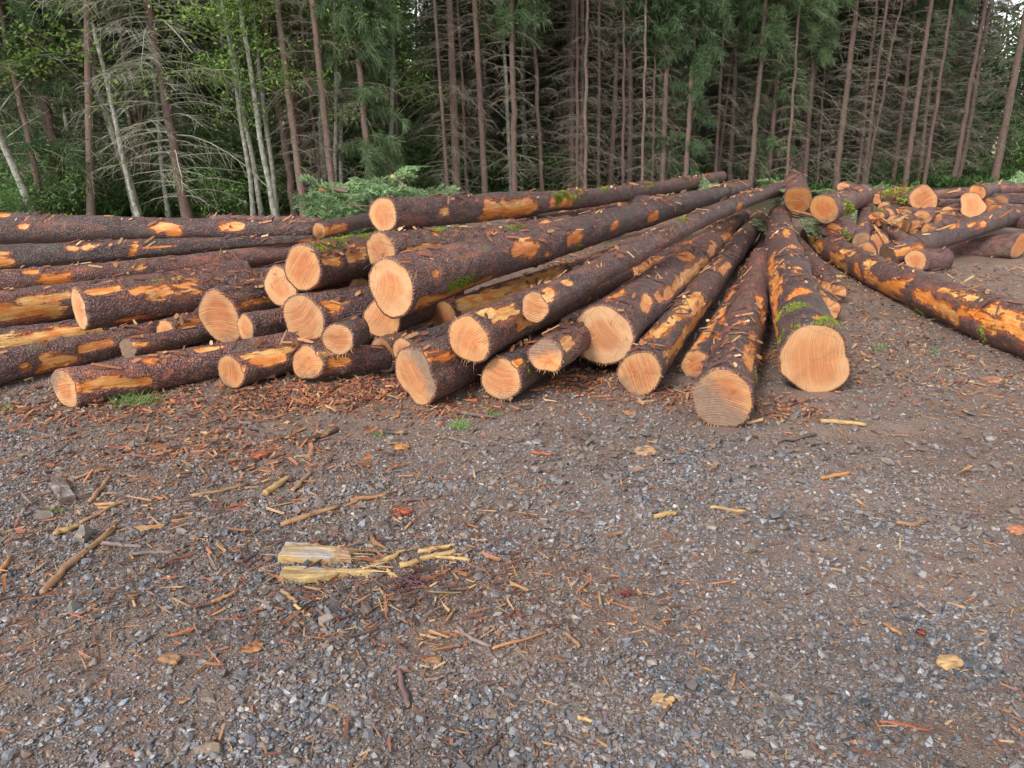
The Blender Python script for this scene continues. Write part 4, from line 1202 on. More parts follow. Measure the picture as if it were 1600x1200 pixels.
CHIPS = [
 ((318, 678), 17, 13, (.72, .52, .30), 'pale square wood chip on the dirt, upper left'), ((297, 690), 20, 10, ORG, 'orange chip just left of the pale square chip'),
 ((448, 664), 13, 11, (.70, .50, .28), 'pale chip on the bark litter, upper left'), ((628, 703), 27, 12, (.55, .25, .08), 'orange chip on the bare dirt in the middle'),
 ((575, 720), 17, 12, (.48, .17, .06), 'red brown chip left of the orange chip on bare dirt'), ((1006, 707), 42, 17, (.62, .36, .19), 'largest pale orange chip, below the nearest log'),
 ((1482, 1036), 44, 15, (.58, .36, .17), 'splintered tan chip on the dark gravel at the right'), ((1034, 1100), 40, 16, (.58, .35, .16), 'pair of split chips lying together, lower right of the middle'),
 ((405, 714), 34, 14, (.42, .11, .05), 'crumbled red bark chip on the dirt at the left'), ((1150, 800), 26, 10, TAN, 'tan chip beside the long yellow splinter'),
 ((985, 645), 22, 12, (.50, .22, .10), 'orange chip left of the nearest log'), ((1548, 598), 30, 14, (.52, .24, .15), 'pinkish chip on the dirt by the right edge'),
 ((1590, 832), 34, 12, (.55, .22, .12), 'red orange chip at the right edge'), ((370, 795), 30, 14, (.34, .12, .07), 'red bark chip by the slim brown stick'),
 ((140, 950), 24, 14, TAN, 'tan chip below the longest tan stick'), ((530, 630), 26, 12, ORG, 'bright orange chip on the bark litter'),
 ((265, 1030), 44, 9, TAN, 'flat tan chip on the left gravel'), ((395, 1010), 34, 12, ORG, 'ragged orange chip on the dark gravel, left'),
 ((678, 1035), 30, 9, TAN, 'narrow tan chip right of the purple stick'), ((722, 640), 20, 10, RED, 'red chip by the egg shaped butt'),
]
def build_chips():
    rng = np.random.default_rng(14)
    for (px, py), w, h, c, lab in CHIPS:
        g = onground(px, py)
        d = (g - CAMP) @ FW
        L, Wd = w * d / FPX, h * d / FPX / .42
        Wd = min(Wd, L * .9)
        # a ragged plate: noisy outline, bevelled, thickness varying
        n = 18
        a = np.linspace(0, 2 * np.pi, n, endpoint=False)
        rr = 1 + .11 * rng.normal(size=n)
        sq = 1 / np.maximum(np.abs(np.cos(a)), np.abs(np.sin(a))) ** .7
        X = np.cos(a) * L / 2 * rr * sq * .85; Y = np.sin(a) * Wd / 2 * rr * sq * .85
        th = min(max(.12 * L, .006), .02)
        rows = []
        for f, z in ((.94, 0), (1.0, .5), (.9, 1.0), (.45, 1.12)):
            zz = z * th * (1 + .35 * fbm(np.stack([X * 30 * f, Y * 30 * f, 0 * X], -1), int(rng.integers(99)), 2)) + .10 * X * f
            rows.append(np.stack([X * f, Y * f, zz], -1))
        V = np.concatenate(rows + [[[0, 0, th * 1.1]]])
        k = np.arange(n); k2 = (k + 1) % n
        F = [np.concatenate([np.stack([q * n + k, q * n + k2, q * n + n + k2, q * n + n + k], -1) for q in range(3)]), np.stack([3 * n + k, 3 * n + k2, np.full(n, 4 * n)], -1)]
        an = rng.uniform(-.5, .5)
        R = np.array([[math.cos(an), -math.sin(an), 0], [math.sin(an), math.cos(an), 0], [0, 0, 1]])
        V = V @ R.T + g + np.array([0, 0, float(ground_z(g[0], g[1])) + .001])
        cc = np.array(c)[None] * .72 * (1 + .5 * fbm(V * np.array([40, 140, 40]), 7, 3)[:, None])
        tag(mk('wood_chip', V, F, M['stick'], None, {'col': ('FLOAT_COLOR', 'POINT', col4(np.clip(cc, .01, 1)))}), lab, 'wood chip', 'wood chips on the dirt')
build_chips()

ROCKS = [((331, 1174), 52, (.21, .165, .115), 'large brown angular rock at the bottom left'), ((903, 862), 29, (.17, .155, .145), 'grey flat topped rock in the middle foreground'),
 ((970, 860), 27, (.16, .14, .125), 'brown wedge rock right of the grey flat topped one'), ((875, 763), 24, (.15, .14, .14), 'grey pointed rock above the middle'),
 ((810, 784), 21, (.17, .155, .14), 'roundish grey brown rock left of the grey pointed one'), ((742, 741), 20, (.16, .15, .14), 'grey rock on bare dirt in the middle'),
 ((744, 691), 21, (.14, .135, .14), 'dark grey rock beside the small grass tuft'), ((1213, 800), 25, (.16, .17, .19), 'bluish grey rock on the right of the middle'),
 ((1174, 790), 20, (.17, .16, .16), 'grey rock touching the bluish one on its left'), ((1108, 826), 22, (.22, .18, .15), 'brown rock left of the bluish grey one'),
 ((1040, 829), 24, (.20, .18, .165), 'grey brown rock below the bundle shaped splinter'), ((1094, 745), 22, (.19, .185, .185), 'light grey angular rock below the nearest log'),
 ((1155, 757), 23, (.20, .195, .195), 'grey slab rock right of the light angular one'), ((1065, 790), 26, (.16, .14, .125), 'tall brown rock above the brown one'),
 ((1173, 861), 26, (.15, .13, .11), 'dark brown rock at the edge of the smooth dirt'), ((1582, 797), 19, (.22, .19, .16), 'rounded tan rock near the right edge'),
 ((128, 842), 29, (.17, .16, .155), 'grey rock beside the longest tan stick'), ((283, 832), 18, (.17, .16, .15), 'small grey brown rock right of the grey twig'),
 ((67, 812), 26, (.18, .16, .15), 'brown grey rock at the left above the yellowish stick'), ((116, 951), 26, (.14, .14, .135), 'grey rock on the left gravel below the longest stick'),
 ((147, 965), 22, (.13, .13, .12), 'dark rock right of the grey one on the left gravel'), ((326, 1093), 30, (.22, .195, .16), 'flat brown stone on the dark gravel at the left'),
 ((416, 920), 24, (.16, .17, .175), 'flat round grey stone by the left end of the split board'), ((766, 1120), 26, (.24, .21, .16), 'light brown stone at the lower middle'),
 ((1202, 918), 20, (.20, .17, .13), 'brown stone on the gravel right of the middle'), ((268, 770), 22, (.13, .145, .17), 'dark blue grey stone left of the slim brown stick'),
 ((1274, 690), 14, (.22, .22, .23), 'pale grey stone near the level yellow stick'), ((1400, 735), 18, (.17, .16, .15), 'grey stone on the dirt at the right'),
 ((1165, 1186), 30, (.21, .21, .20), 'smooth grey stone at the bottom right'), ((1058, 1148), 24, (.24, .225, .19), 'tan grey stone right of the purple stick by the chips')]
def subdiv(V, F):
    V = [tuple(v) for v in V]; cache, out = {}, []
    def mid(a, b):
        k = (min(a, b), max(a, b))
        if k not in cache:
            m = np.array(V[a]) + np.array(V[b]); m = m / np.linalg.norm(m)
            V.append(tuple(m)); cache[k] = len(V) - 1
        return cache[k]
    for a, b, c in F:
        ab, bc, ca = mid(a, b), mid(b, c), mid(c, a)
        out += [(a, ab, ca), (b, bc, ab), (c, ca, bc), (ab, bc, ca)]
    return np.array(V), np.array(out)
def build_rocks():
    rng = np.random.default_rng(15)
    V0, F0 = subdiv(*subdiv(ICO_V / np.linalg.norm(ICO_V, axis=1)[:, None], ICO_F))
    for (px, py), w, c, lab in ROCKS:
        g = onground(px, py)
        d = (g - CAMP) @ FW
        S = w * d / FPX * .85
        V = V0.copy()
        for k in range(11):
            dd = rng.normal(size=3); dd /= np.linalg.norm(dd)
            h = rng.uniform(.30, .62)
            V = V - np.clip(V @ dd - h, 0, None)[:, None] * dd
        V = V * (1 + .05 * fbm(V * 3, int(rng.integers(99)), 2))[:, None]
        V = V * np.array([1, rng.uniform(.65, .95), rng.uniform(.38, .62)]) / (V[:, 0].max() - V[:, 0].min()) * S
        an = rng.uniform(-.6, .6)
        R = np.array([[math.cos(an), -math.sin(an), 0], [math.sin(an), math.cos(an), 0], [0, 0, 1]])
        V = V @ R.T
        V = V + g + np.array([0, 0, float(ground_z(g[0], g[1])) + (V[:, 2].max() - V[:, 2].min()) * .26])
        cc = np.array(c)[None] * np.array([.85, .80, .76]) * (1 + .3 * fbm(V * 40, 3, 3)[:, None])
        tag(mk('rock', V, F0, M['stone'], None, {'col': ('FLOAT_COLOR', 'POINT', col4(np.clip(cc, .01, 1)))}), lab, 'rock', 'single rocks on the dirt')
build_rocks()

def plank(name, outline, z0, z1, parent, origin, c, seed, grey=None):
    """split wood piece: a ground outline (world xy) extruded with ragged top edges"""
    O = np.array([onground(*p)[:2] for p in outline])
    n = len(O)
    m = 6
    P = np.concatenate([O[i] + (O[(i + 1) % n] - O[i]) * np.linspace(0, 1, m, endpoint=False)[:, None] for i in range(n)])
    N = len(P)
    cen = P.mean(0)
    P = P + .004 * fbm(np.stack([P[:, 0] * 60, P[:, 1] * 60, 0 * P[:, 0]], -1), seed, 2)[:, None]
    gz = float(ground_z(cen[0], cen[1]))
    rows = []
    for f, z in ((1, z0), (1.0, .5 * (z0 + z1)), (1.0, z1 - .003), (.96, z1), (.6, z1 + .001), (.25, z1 + .001)):
        q = cen + (P - cen) * f
        zz = gz + z + (.005 * fbm(np.stack([q[:, 0] * 9, q[:, 1] * 70, 0 * q[:, 0]], -1), seed + 1, 2) if z > z0 else 0)
        rows.append(np.stack([q[:, 0], q[:, 1], np.broadcast_to(zz, (N,))], -1))
    V = np.concatenate(rows + [[[cen[0], cen[1], gz + z1]]])
    k = np.arange(N); k2 = (k + 1) % N
    F = [np.concatenate([np.stack([r * N + k, r * N + k2, r * N + N + k2, r * N + N + k], -1) for r in range(5)]), np.stack([5 * N + k, 5 * N + k2, np.full(N, 6 * N)], -1)]
    g = fbm(V * np.array([6, 90, 60]), seed, 3)
    cc = np.array(c)[None] * (1 + .42 * g[:, None])
    if grey is not None:
        t = np.clip((fbm(V * np.array([9, 25, 5]), seed + 5, 3) + grey) * 2.2, 0, .8)[:, None] * (V[:, 2:3] > gz + z1 - .008)
        cc = cc * (1 - t) + np.array([.33, .30, .30]) * t
    return mk(name, V, F, M['stick'], parent, {'col': ('FLOAT_COLOR', 'POINT', col4(np.clip(cc, .01, 1)))}, False, origin)

o_ = onground(500, 900)
bd = thing('split_board', 'split yellow board lying in two slabs on the gravel, grey stains on its top', 'split wood', o_)
plank('upper_slab', [(436, 884), (518, 886), (548, 880), (546, 872), (520, 868), (482, 864), (448, 862)], .0, .040, bd, o_, (.40, .27, .12), 3, .12)
plank('lower_slab', [(436, 911), (478, 912), (540, 905), (592, 899), (572, 896), (520, 896), (444, 893)], .0, .026, bd, o_, (.41, .285, .13), 8, .0)
plank('torn_end', [(520, 884), (550, 889), (546, 878), (528, 872)], .01, .04, bd, o_, (.32, .20, .13), 12)
paths_, rad_ = [], []
rg_ = np.random.default_rng(77)
for k_ in range(46):
    px_, py_ = (rg_.uniform(520, 556), rg_.uniform(868, 890)) if k_ < 26 else (rg_.uniform(560, 600), rg_.uniform(893, 903))
    a_ = onground(px_, py_); a_[2] += rg_.uniform(.008, .05)
    e_ = np.array([rg_.uniform(.02, .09), rg_.normal(-.008, .012), rg_.normal(-.004, .008)])
    paths_.append([a_ - e_ * .3, a_, a_ + e_]); rad_.append([.003, .0035, .0008])
V_, F_ = tubes(paths_, rad_, 4)
tag(mk('frayed_strips', V_, F_, M['stick'], bd, {'col': ('FLOAT_COLOR', 'POINT', col4(np.tile((.40, .26, .12), (len(V_), 1)) * np.repeat(rg_.uniform(.5, 1.2, 46), 12)[:, None]))}, False, bd.location), kind='stuff')
o_ = onground(100, 790)
wb = thing('wood_block', 'weathered grey block of split wood lying at the left among the sticks', 'split wood', o_)
plank('block', [(96, 793), (120, 786), (104, 762), (84, 756), (82, 772)], .0, .035, wb, o_, (.15, .11, .095), 21, -.2)

def build_clump(px, py, wpx, lab, cat, name, c):
    rng = np.random.default_rng(int(px))
    g = onground(px, py)
    d = (g - CAMP) @ FW
    S = wpx * d / FPX
    n = 90
    paths, rad = [], []
    for k in range(n):
        q = rng.normal(0, 1, 3); q /= np.linalg.norm(q); q[2] = abs(q[2]) * .7
        p = g + q * S * .4 * rng.uniform(.2, 1) + [0, 0, .008 + float(ground_z(g[0], g[1]))]
        dd = rng.normal(0, 1, 3) * S * .22
        dd[2] *= .5
        paths.append([p - dd, p + [0, 0, S * .05], p + dd]); rad.append([.0015, .0035, .0012])
    V, F = tubes(paths, rad, 4)
    V[:, 2] = np.maximum(V[:, 2], g[2] + .004)
    cc = np.array(c)[None] * np.repeat(rng.uniform(.6, 1.25, n), 12)[:, None]
    tag(mk(name, V, F, M['chip'], None, {'col': ('FLOAT_COLOR', 'POINT', col4(cc))}), lab, cat)
build_clump(630, 806, 26, 'fuzzy bright red clump of shredded bark on the gravel', 'bark clump', 'bark_clump', (.36, .10, .05))
build_clump(1440, 989, 14, 'small dark red clump of bark fibre on the right gravel', 'bark clump', 'bark_clump', (.20, .05, .04))
build_clump(978, 932, 22, 'flat dull red smear of bark fibre in the middle foreground', 'bark clump', 'bark_clump', (.17, .055, .045))
build_clump(640, 918, 40, 'dark purple heap of bark shreds below the yellow sticks', 'bark clump', 'bark_clump', (.11, .055, .06))

def grass(px, py, wpx, hm, n, lab, cg=.6):
    rng = np.random.default_rng(int(px * 3 + py))
    g = onground(px, py)
    d = (g - CAMP) @ FW
    S = wpx * d / FPX / 2
    x = rng.normal(g[0], S * .5, n); y = rng.normal(g[1], S * .28, n)
    P = np.stack([x, y, ground_z(x, y)], -1)
    V, F = blades(P, np.tile((0, 0, 1.0), (n, 1)), hm, rng, .0022, .75)
    V[:, 2] = np.maximum(V[:, 2], ground_z(V[:, 0], V[:, 1]) + .002)
    c = np.repeat(np.clip(rng.normal(cg, .25, n), 0, 1), 6)
    tag(mk('grass_tuft', V, F, M['grass'], None, {'col': ('FLOAT_COLOR', 'POINT', col4(c))}), lab, 'grass')
grass(213, 628, 76, .085, 260, 'spiky green grass tuft beside the scarred left front log')
grass(716, 673, 26, .075, 90, 'small green grass tuft alone on the dirt in the middle')
grass(592, 684, 16, .03, 40, 'tiny green sprout left of the small grass tuft')
grass(8, 640, 26, .03, 160, 'bright yellow green moss patch at the left edge of the dirt', .95)
grass(770, 650, 20, .05, 40, 'faint green grass sprigs at the foot of the pile, middle')
grass(1375, 550, 30, .05, 60, 'faint green sprigs on the dirt between the two right hand logs')
grass(1460, 556, 22, .05, 50, 'small green sprig beside the long scraped log')
grass(88, 800, 24, .02, 120, 'mossy green smear beside the grey wood block', .5)

# ------------------------------------------------------------------ cut green fir boughs
def bough_arrays(base, direction, length, rng, dens_=1.0, droop=.25, nl=.05, nw=.004):
    """a fir spray: main stem, side twigs, and flat needles down both sides of each twig"""
    d = np.array(direction, float); d /= np.linalg.norm(d)
    side = np.cross(d, [0, 0, 1.0]); side /= np.linalg.norm(side) + 1e-9
    upv = np.cross(side, d)
    side = side * math.cos(rng.uniform(-.7, .7)) + upv * math.sin(rng.uniform(-.7, .7))
    stems, rads, npos, ndir = [], [], [], []
    def at(t): return np.array(base) + d * length * t - np.array([0, 0, 1]) * droop * length * t * t
    tt = np.linspace(0, 1, 7)
    stems.append([at(t) for t in tt]); rads.append(list(.010 * (1 - .85 * tt) * min(1, length / .6)))
    nt = int(13 * dens_)
    for k in range(nt):
        t = .12 + .88 * k / nt
        for sg in (-1, 1):
            ll = length * (.48 * (1 - t) + .10) * rng.uniform(.7, 1.15)
            dd = d * .75 + side * sg * .8 + rng.normal(0, .12, 3); dd /= np.linalg.norm(dd)
            p0 = at(t)
            q = [p0 + dd * ll * s - np.array([0, 0, 1]) * droop * ll * s * s for s in (0, .5, 1)]
            stems.append(q); rads.append([.0035, .0025, .001])
            m = max(4, int(ll / .012 * dens_))
            for s in np.linspace(.05, 1, m):
                p = p0 + dd * ll * s - np.array([0, 0, 1]) * droop * ll * s * s
                for e in (-1, 1):
                    nd = dd * .7 + np.cross(dd, upv) * e * .8 + rng.normal(0, .3, 3)
                    npos.append(p); ndir.append(nd / np.linalg.norm(nd))
    npos, ndir = np.array(npos), np.array(ndir)
    n = len(npos)
    L = nl * rng.uniform(.6, 1.2, (n, 1))
    sw = np.cross(ndir, rng.normal(size=(n, 3))); sw /= np.linalg.norm(sw, axis=1)[:, None]
    V = np.stack([npos - sw * nw, npos + sw * nw, npos + ndir * L + sw * nw * .4, npos + ndir * L - sw * nw * .4], 1).reshape(-1, 3)
    F = np.arange(n * 4).reshape(-1, 4)
    sv, sf = tubes(stems, rads, 4)
    return V, F, sv, sf, n

def bough(px, py, d, direction, length, seed, lab, group='loose fir boughs on the logs', parent=None):
    rng = np.random.default_rng(seed)
    b = pix(px, py, d)
    V, F, sv, sf, n = bough_arrays(b, direction, length, rng, 1.0, .3, .045, .0045)
    root = thing('fir_bough', lab, 'fir bough', b, group) if parent is None else parent
    c = np.repeat(np.clip(rng.normal(.55, .22, n), 0, 1), 4)
    mk('needles', V, F, M['fir_bough'], root, {'col': ('FLOAT_COLOR', 'POINT', col4(c))}, False, b)
    mk('stem', sv, sf, M['stick'], root, {'col': ('FLOAT_COLOR', 'POINT', col4(np.tile((.22, .13, .08), (len(sv), 1))))}, False, b)
bough(1098, 272, 13.6, (.15, -.5, -.35), .75, 1, 'green fir bough hanging over the far end of the topmost long log')
bough(1090, 296, 12.6, (.6, -.3, .1), .55, 2, 'small fir bough under the far end of the topmost long log')
bough(1150, 300, 13.2, (-.5, -.2, .25), .7, 3, 'fir bough left of the far end of the slender pole')
bough(1175, 303, 12.4, (.5, -.4, .25), .6, 4, 'fir bough lying across the far end of the biggest upper log')
bough(1205, 318, 12.6, (.4, -.5, .1), .7, 5, 'fir bough sagging below the slender pole tip')
bough(1235, 338, 11.7, (.6, -.5, -.1), .8, 6, 'fir bough draped over the top of the moss marked right front log')
bough(1262, 352, 11.9, (.5, -.3, .1), .7, 7, 'fir bough draped over the top of the long scraped log')
bough(1195, 350, 11.6, (-.2, -.6, .1), .55, 8, 'fir bough between the far ends of the front row logs')
bough(1225, 300, 13.6, (-.5, -.1, .4), .6, 9, 'pale fir sprig behind the tip of the slender pole')
bough(1350, 300, 13.8, (.5, -.2, .2), .6, 10, 'fir sprig on top of the slim grey log')
bough(1262, 300, 13.8, (.7, .1, .15), .6, 11, 'fir sprig right of the dark slanted butt')

def brush_pile(x0, x1, ytop, ybase, d, n, lab, seed, lo=.6, hi=1.2, dead=True):
    rng = np.random.default_rng(seed)
    b = pix((x0 + x1) / 2, ybase, d)
    b[2] = 0
    w = (x1 - x0) * d / FPX / 2
    zt = pix((x0 + x1) / 2, ytop, d)[2]
    root = thing('brush_pile', lab, 'brush pile', b)
    for k in range(n):
        u = rng.uniform(-1, 1)
        ht = zt * (1 - .55 * u * u) * rng.uniform(.25, .95)
        p = b + np.array([u * w * .95, rng.uniform(-.8, .8), ht])
        dr = np.array([rng.normal(0, 1), rng.normal(-.5, .6), rng.normal(.05, .35)])
        V, F, sv, sf, m = bough_arrays(p, dr, rng.uniform(lo, hi), rng, .9, .35, .06, .008)
        V[:, 2] = np.minimum(V[:, 2], zt * 1.08)
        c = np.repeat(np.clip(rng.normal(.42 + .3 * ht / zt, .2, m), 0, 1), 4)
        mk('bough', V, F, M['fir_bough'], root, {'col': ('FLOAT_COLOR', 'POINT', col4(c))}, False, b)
    paths, rad = [], []
    for k in range(n // 4):
        p = b + np.array([rng.uniform(-1, 1) * w, rng.uniform(-1, .3), zt * rng.uniform(.1, .85)])
        q = np.array([rng.normal(0, 1), rng.normal(0, .5), rng.normal(0, .3)]) * rng.uniform(.2, .42)
        paths.append([p - q, p + rng.normal(0, .04, 3), p + q]); rad.append([.012, .01, .005])
    V, F = tubes(paths, rad, 5)
    tag(mk('bare_branches', V, F, M['stick'], root, {'col': ('FLOAT_COLOR', 'POINT', col4(np.tile((.16, .10, .07), (len(V), 1))))}, False, b), kind='stuff')
    return root, b, zt
rt, b_, zt_ = brush_pile(492, 672, 268, 345, 13.2, 72, 'heap of cut blue green fir boughs behind the middle pile', 31)
for k_, (q_, s_) in enumerate((((500, 296, 12.5), (545, 300, 12.3)), ((612, 275, 13.0), (640, 300, 12.9)))):
    A_, B_ = pix(*q_), pix(*s_)
    V_, F_ = tubes([[A_, A_ * .999 + B_ * .001, (A_ + B_) / 2 + [0, 0, .02], B_]], [[.004, .035, .04, .03]], 8)
    cc_ = np.tile((.13, .08, .06), (len(V_), 1)); cc_[:16] = (.60, .30, .10)
    mk('cut_limb', V_, F_, M['stick'], rt, {'col': ('FLOAT_COLOR', 'POINT', col4(cc_))}, False, b_)
brush_pile(1330, 1420, 285, 318, 15.5, 8, 'low fir brush behind the left part of the far right pile', 33, .4, .8)
brush_pile(1436, 1480, 266, 312, 15.0, 9, 'bright green fir brush behind the gap of the far right pile', 34, .4, .8)
brush_pile(1540, 1640, 272, 300, 16.0, 12, 'dark green fir brush behind the right end of the far right pile', 35, .4, .9)

# torn slabs and splinters lying about the far right pile
def shard(px, py, d, length, wid, ang, rise, c, k):
    rng = np.random.default_rng(900 + k)
    b = pix(px, py, d)
    dr = np.array([math.cos(ang), math.sin(ang), rise]); dr /= np.linalg.norm(dr)
    sd = np.cross(dr, [0, 0, 1.0]); sd /= np.linalg.norm(sd); uu = np.cross(sd, dr)
    n, m = 7, 9
    V = []
    for i in range(n):
        t = i / (n - 1)
        w = wid * (1 - .55 * t) * rng.uniform(.75, 1.2)
        for j in range(m):
            a = 2 * math.pi * j / m
            jag = (rng.normal(0, .10) * length if i in (0, n - 1) else 0)
            V.append(b + dr * (length * (t - .5) + jag) + sd * math.cos(a) * w * rng.uniform(.8, 1.1) + uu * math.sin(a) * w * .45 * rng.uniform(.7, 1.2))
    V = np.array(V + [b - dr * length * .5, b + dr * length * .5])
    i, j = np.meshgrid(np.arange(n - 1), np.arange(m), indexing='ij')
    q = np.stack([i * m + j, i * m + (j + 1) % m, (i + 1) * m + (j + 1) % m, (i + 1) * m + j], -1).reshape(-1, 4)
    e = np.arange(m)
    t0 = np.stack([(e + 1) % m, e, np.full(m, n * m)], -1); t1 = np.stack([(n - 1) * m + e, (n - 1) * m + (e + 1) % m, np.full(m, n * m + 1)], -1)
    cc = np.array(c)[None] * (1 + .5 * fbm(V * 30, k, 3)[:, None])
    tag(mk('wood_shard', V, [q, np.concatenate([t0, t1])], M['stick'], None, {'col': ('FLOAT_COLOR', 'POINT', col4(np.clip(cc, .01, 1)))}), 'torn splinter of orange wood lying in the jumble of the far right pile', 'wood shard', 'torn wood in the far right pile')
for k_, (x_, y_, d_, l_, w_, a_, r_) in enumerate([(1385, 345, 11.3, 0.38, 0.05, 2.6, 0.5), (1405, 343, 11.2, 0.34, 0.06, 0.6, 0.3), (1440, 348, 11.3, 0.3, 0.05, 0.3, 0.6), (1470, 330, 12.0, 0.52, 0.05, 0.2, 0.1), (1375, 365, 10.9, 0.3, 0.04, 2.0, 0.9), (1330, 303, 12.0, 0.34, 0.04, 0.4, 0.5), (1252, 332, 11.2, 0.3, 0.05, 2.7, 0.2), (1455, 375, 10.9, 0.45, 0.03, 0.15, 0.1)]):
    shard(x_, y_, d_, l_, w_, a_, r_, [(.36, .15, .05), (.38, .22, .10), (.26, .10, .045), (.30, .16, .07)][k_ % 4], k_)

# ------------------------------------------------------------------ forest: prototypes
def conifer_proto(seed, H=19.0, r=.14, crown0=7.0, crown_w=2.0, bl=1.5, dens_=1.0, low_green=0.0, nb=5, pale=False):
    """trunk, dead lower branches with fine twigs, and a needled crown; returns meshes as objects under an Empty"""
    rng = np.random.default_rng(seed)
    root = bpy.data.objects.new('conifer_tree', None)
    col.objects.link(root)
    z = np.concatenate([np.linspace(0, 8, 22), np.linspace(8.6, H, 12)])
    wx = .018 * np.sin(z * .8 + rng.uniform(0, 6)) * (z / 8) + .02 * rng.normal(size=len(z))
    wy = .018 * np.sin(z * .7 + rng.uniform(0, 6)) * (z / 8)
    P = np.stack([wx, wy, z - .1], 1)
    R = r * (1 - z / (H * 1.02)) ** .8 * (1 + .35 * np.exp(-z / .35)) * rng.uniform(.96, 1.04, len(z))
    V, F = tubes([P], [R], 12)
    V = V + .010 * fbm(V * 6, seed, 2)[:, None] * np.array([1, 1, 0])
    mk('trunk', V, F, M['conifer_trunk'], root, None, True)
    def cx(zz): return np.array([np.interp(zz, z, wx), np.interp(zz, z, wy), zz])
    paths, rads = [], []
    zz = .7
    fans = []
    while zz < crown0 + 2.5:
        k = rng.integers(max(2, nb - 2), nb + 2)
        a0 = rng.uniform(0, 6.28)
        for q in range(k):
            if rng.random() > dens_: continue
            a = a0 + q * 6.28 / k + rng.normal(0, .25)
            L = bl * rng.uniform(.35, 1.15) * (1 if zz > 1.2 else .7)
            hd = np.array([math.cos(a), math.sin(a), 0])
            rise, drp = rng.uniform(-.05, .30), rng.uniform(.10, .42)
            t = np.linspace(0, 1, 6)
            b = cx(zz + rng.uniform(-.12, .12))
            p = b + hd * (L * t)[:, None] + np.array([0, 0, 1]) * (L * (rise * t - drp * t * t * 1.3))[:, None] + rng.normal(0, .012 * L, (6, 3)) * t[:, None]
            paths.append(p); rads.append((.015 if pale else .011) * (1 - .75 * t) * (.6 + .4 * L))
            for m in range(int(rng.uniform(7, 14) * L)):
                s = rng.uniform(.2, .98)
                o = np.array([np.interp(s, t, p[:, j]) for j in range(3)])
                sd = np.cross(hd, [0, 0, 1]) * rng.choice([-1, 1]) * rng.uniform(.4, 1) + hd * rng.uniform(.3, .9) + np.array([0, 0, rng.uniform(-.75, .12)])
                l2 = rng.uniform(.12, .45) * L * (1.1 - .5 * s)
                e = o + sd * l2 * .5
                f = o + sd * l2 + np.array([0, 0, -l2 * rng.uniform(0, .35)])
                paths.append([o, e, f]); rads.append([.0045, .0035, .0018])
            if low_green and rng.random() < low_green: fans.append((p, hd, L))
        zz += rng.uniform(.22, .42)
    V, F = tubes(paths, rads, 3)
    tag(mk('dead_branches', V, F, M['pale_twig' if pale else 'dead_twig'], root), kind='stuff')
    # crown of drooping needled boughs
    cp, cd = [], []
    zz = crown0
    bp, br = [], []
    def green(p, hd, L, n):
        t = np.linspace(0, 1, len(p))
        for m in range(n):
            s = rng.uniform(.18, 1)
            o = np.array([np.interp(s, t, p[:, j]) for j in range(3)])
            sd = np.cross(hd, [0, 0, 1]) * rng.choice([-1, 1])
            dv = sd * rng.uniform(.3, 1) + hd * rng.uniform(.2, 1) + np.array([0, 0, rng.uniform(-.9, .15)])
            cp.append(o); cd.append(dv / np.linalg.norm(dv) * rng.uniform(.10, .30) * min(1, .5 + L * .3))
    while zz < H - .3:
        f = (zz - crown0) / (H - crown0)
        W = crown_w * min(1, .45 + 2.2 * f) * (1 - f) ** .75 + .2
        for q in range(rng.integers(5, 8)):
            a = rng.uniform(0, 6.28)
            L = W * rng.uniform(.55, 1.15)
            hd = np.array([math.cos(a), math.sin(a), 0])
            t = np.linspace(0, 1, 5)
            p = cx(zz) + hd * (L * t)[:, None] + np.array([0, 0, 1]) * (L * (.15 * t - .5 * t * t))[:, None]
            bp.append(p); br.append(.014 * (1 - .8 * t))
            green(p, hd, L, int(22 * L + 6))
        zz += rng.uniform(.26, .42)
    for p, hd, L in fans: green(p, hd, L, int(36 * L))
    cp, cd = np.array(cp), np.array(cd)
    n = len(cp)
    reps = 8                                                   # each spray is three narrow strips
    cp = np.repeat(cp, reps, 0) + rng.normal(0, .06, (n * reps, 3)); cd = np.repeat(cd, reps, 0) + rng.normal(0, .10, (n * reps, 3))
    n *= reps
    sw = np.cross(cd, rng.normal(size=(n, 3))); sw /= np.linalg.norm(sw, axis=1)[:, None]
    wd = rng.uniform(.005, .011, (n, 1))
    mid = cp + cd * .55 + rng.normal(0, .015, (n, 3))
    V = np.stack([cp - sw * wd * .5, cp + sw * wd * .5, mid - sw * wd, mid + sw * wd, cp + cd - sw * wd * .15, cp + cd + sw * wd * .15], 1)
    V[:, 4:, 2] -= .04
    b = np.arange(n)[:, None] * 6
    F = np.concatenate([b + np.array([[0, 1, 3, 2]]), b + np.array([[2, 3, 5, 4]])])
    c = np.repeat(np.clip(rng.normal(.4, .25, n), 0, 1), 6)
    mk('crown', V.reshape(-1, 3), F, M['needles'], root, {'col': ('FLOAT_COLOR', 'POINT', col4(c))})
    return root

def leaf_cloud(cen, rad, n, rng, size=.075):
    """leaves gathered in clumps through an ellipsoid volume"""
    nc = max(6, n // 55)
    u = rng.normal(size=(nc, 3)); u /= np.linalg.norm(u, axis=1)[:, None]
    cc = u * rng.uniform(.25, 1, (nc, 1)) ** .6 * rad
    k = rng.integers(0, nc, n)
    p = cen + cc[k] + rng.normal(0, 1, (n, 3)) * rad.mean() * rng.uniform(.10, .24, nc)[k][:, None] * np.array([1.2, 1.2, .55])
    return p, k, nc

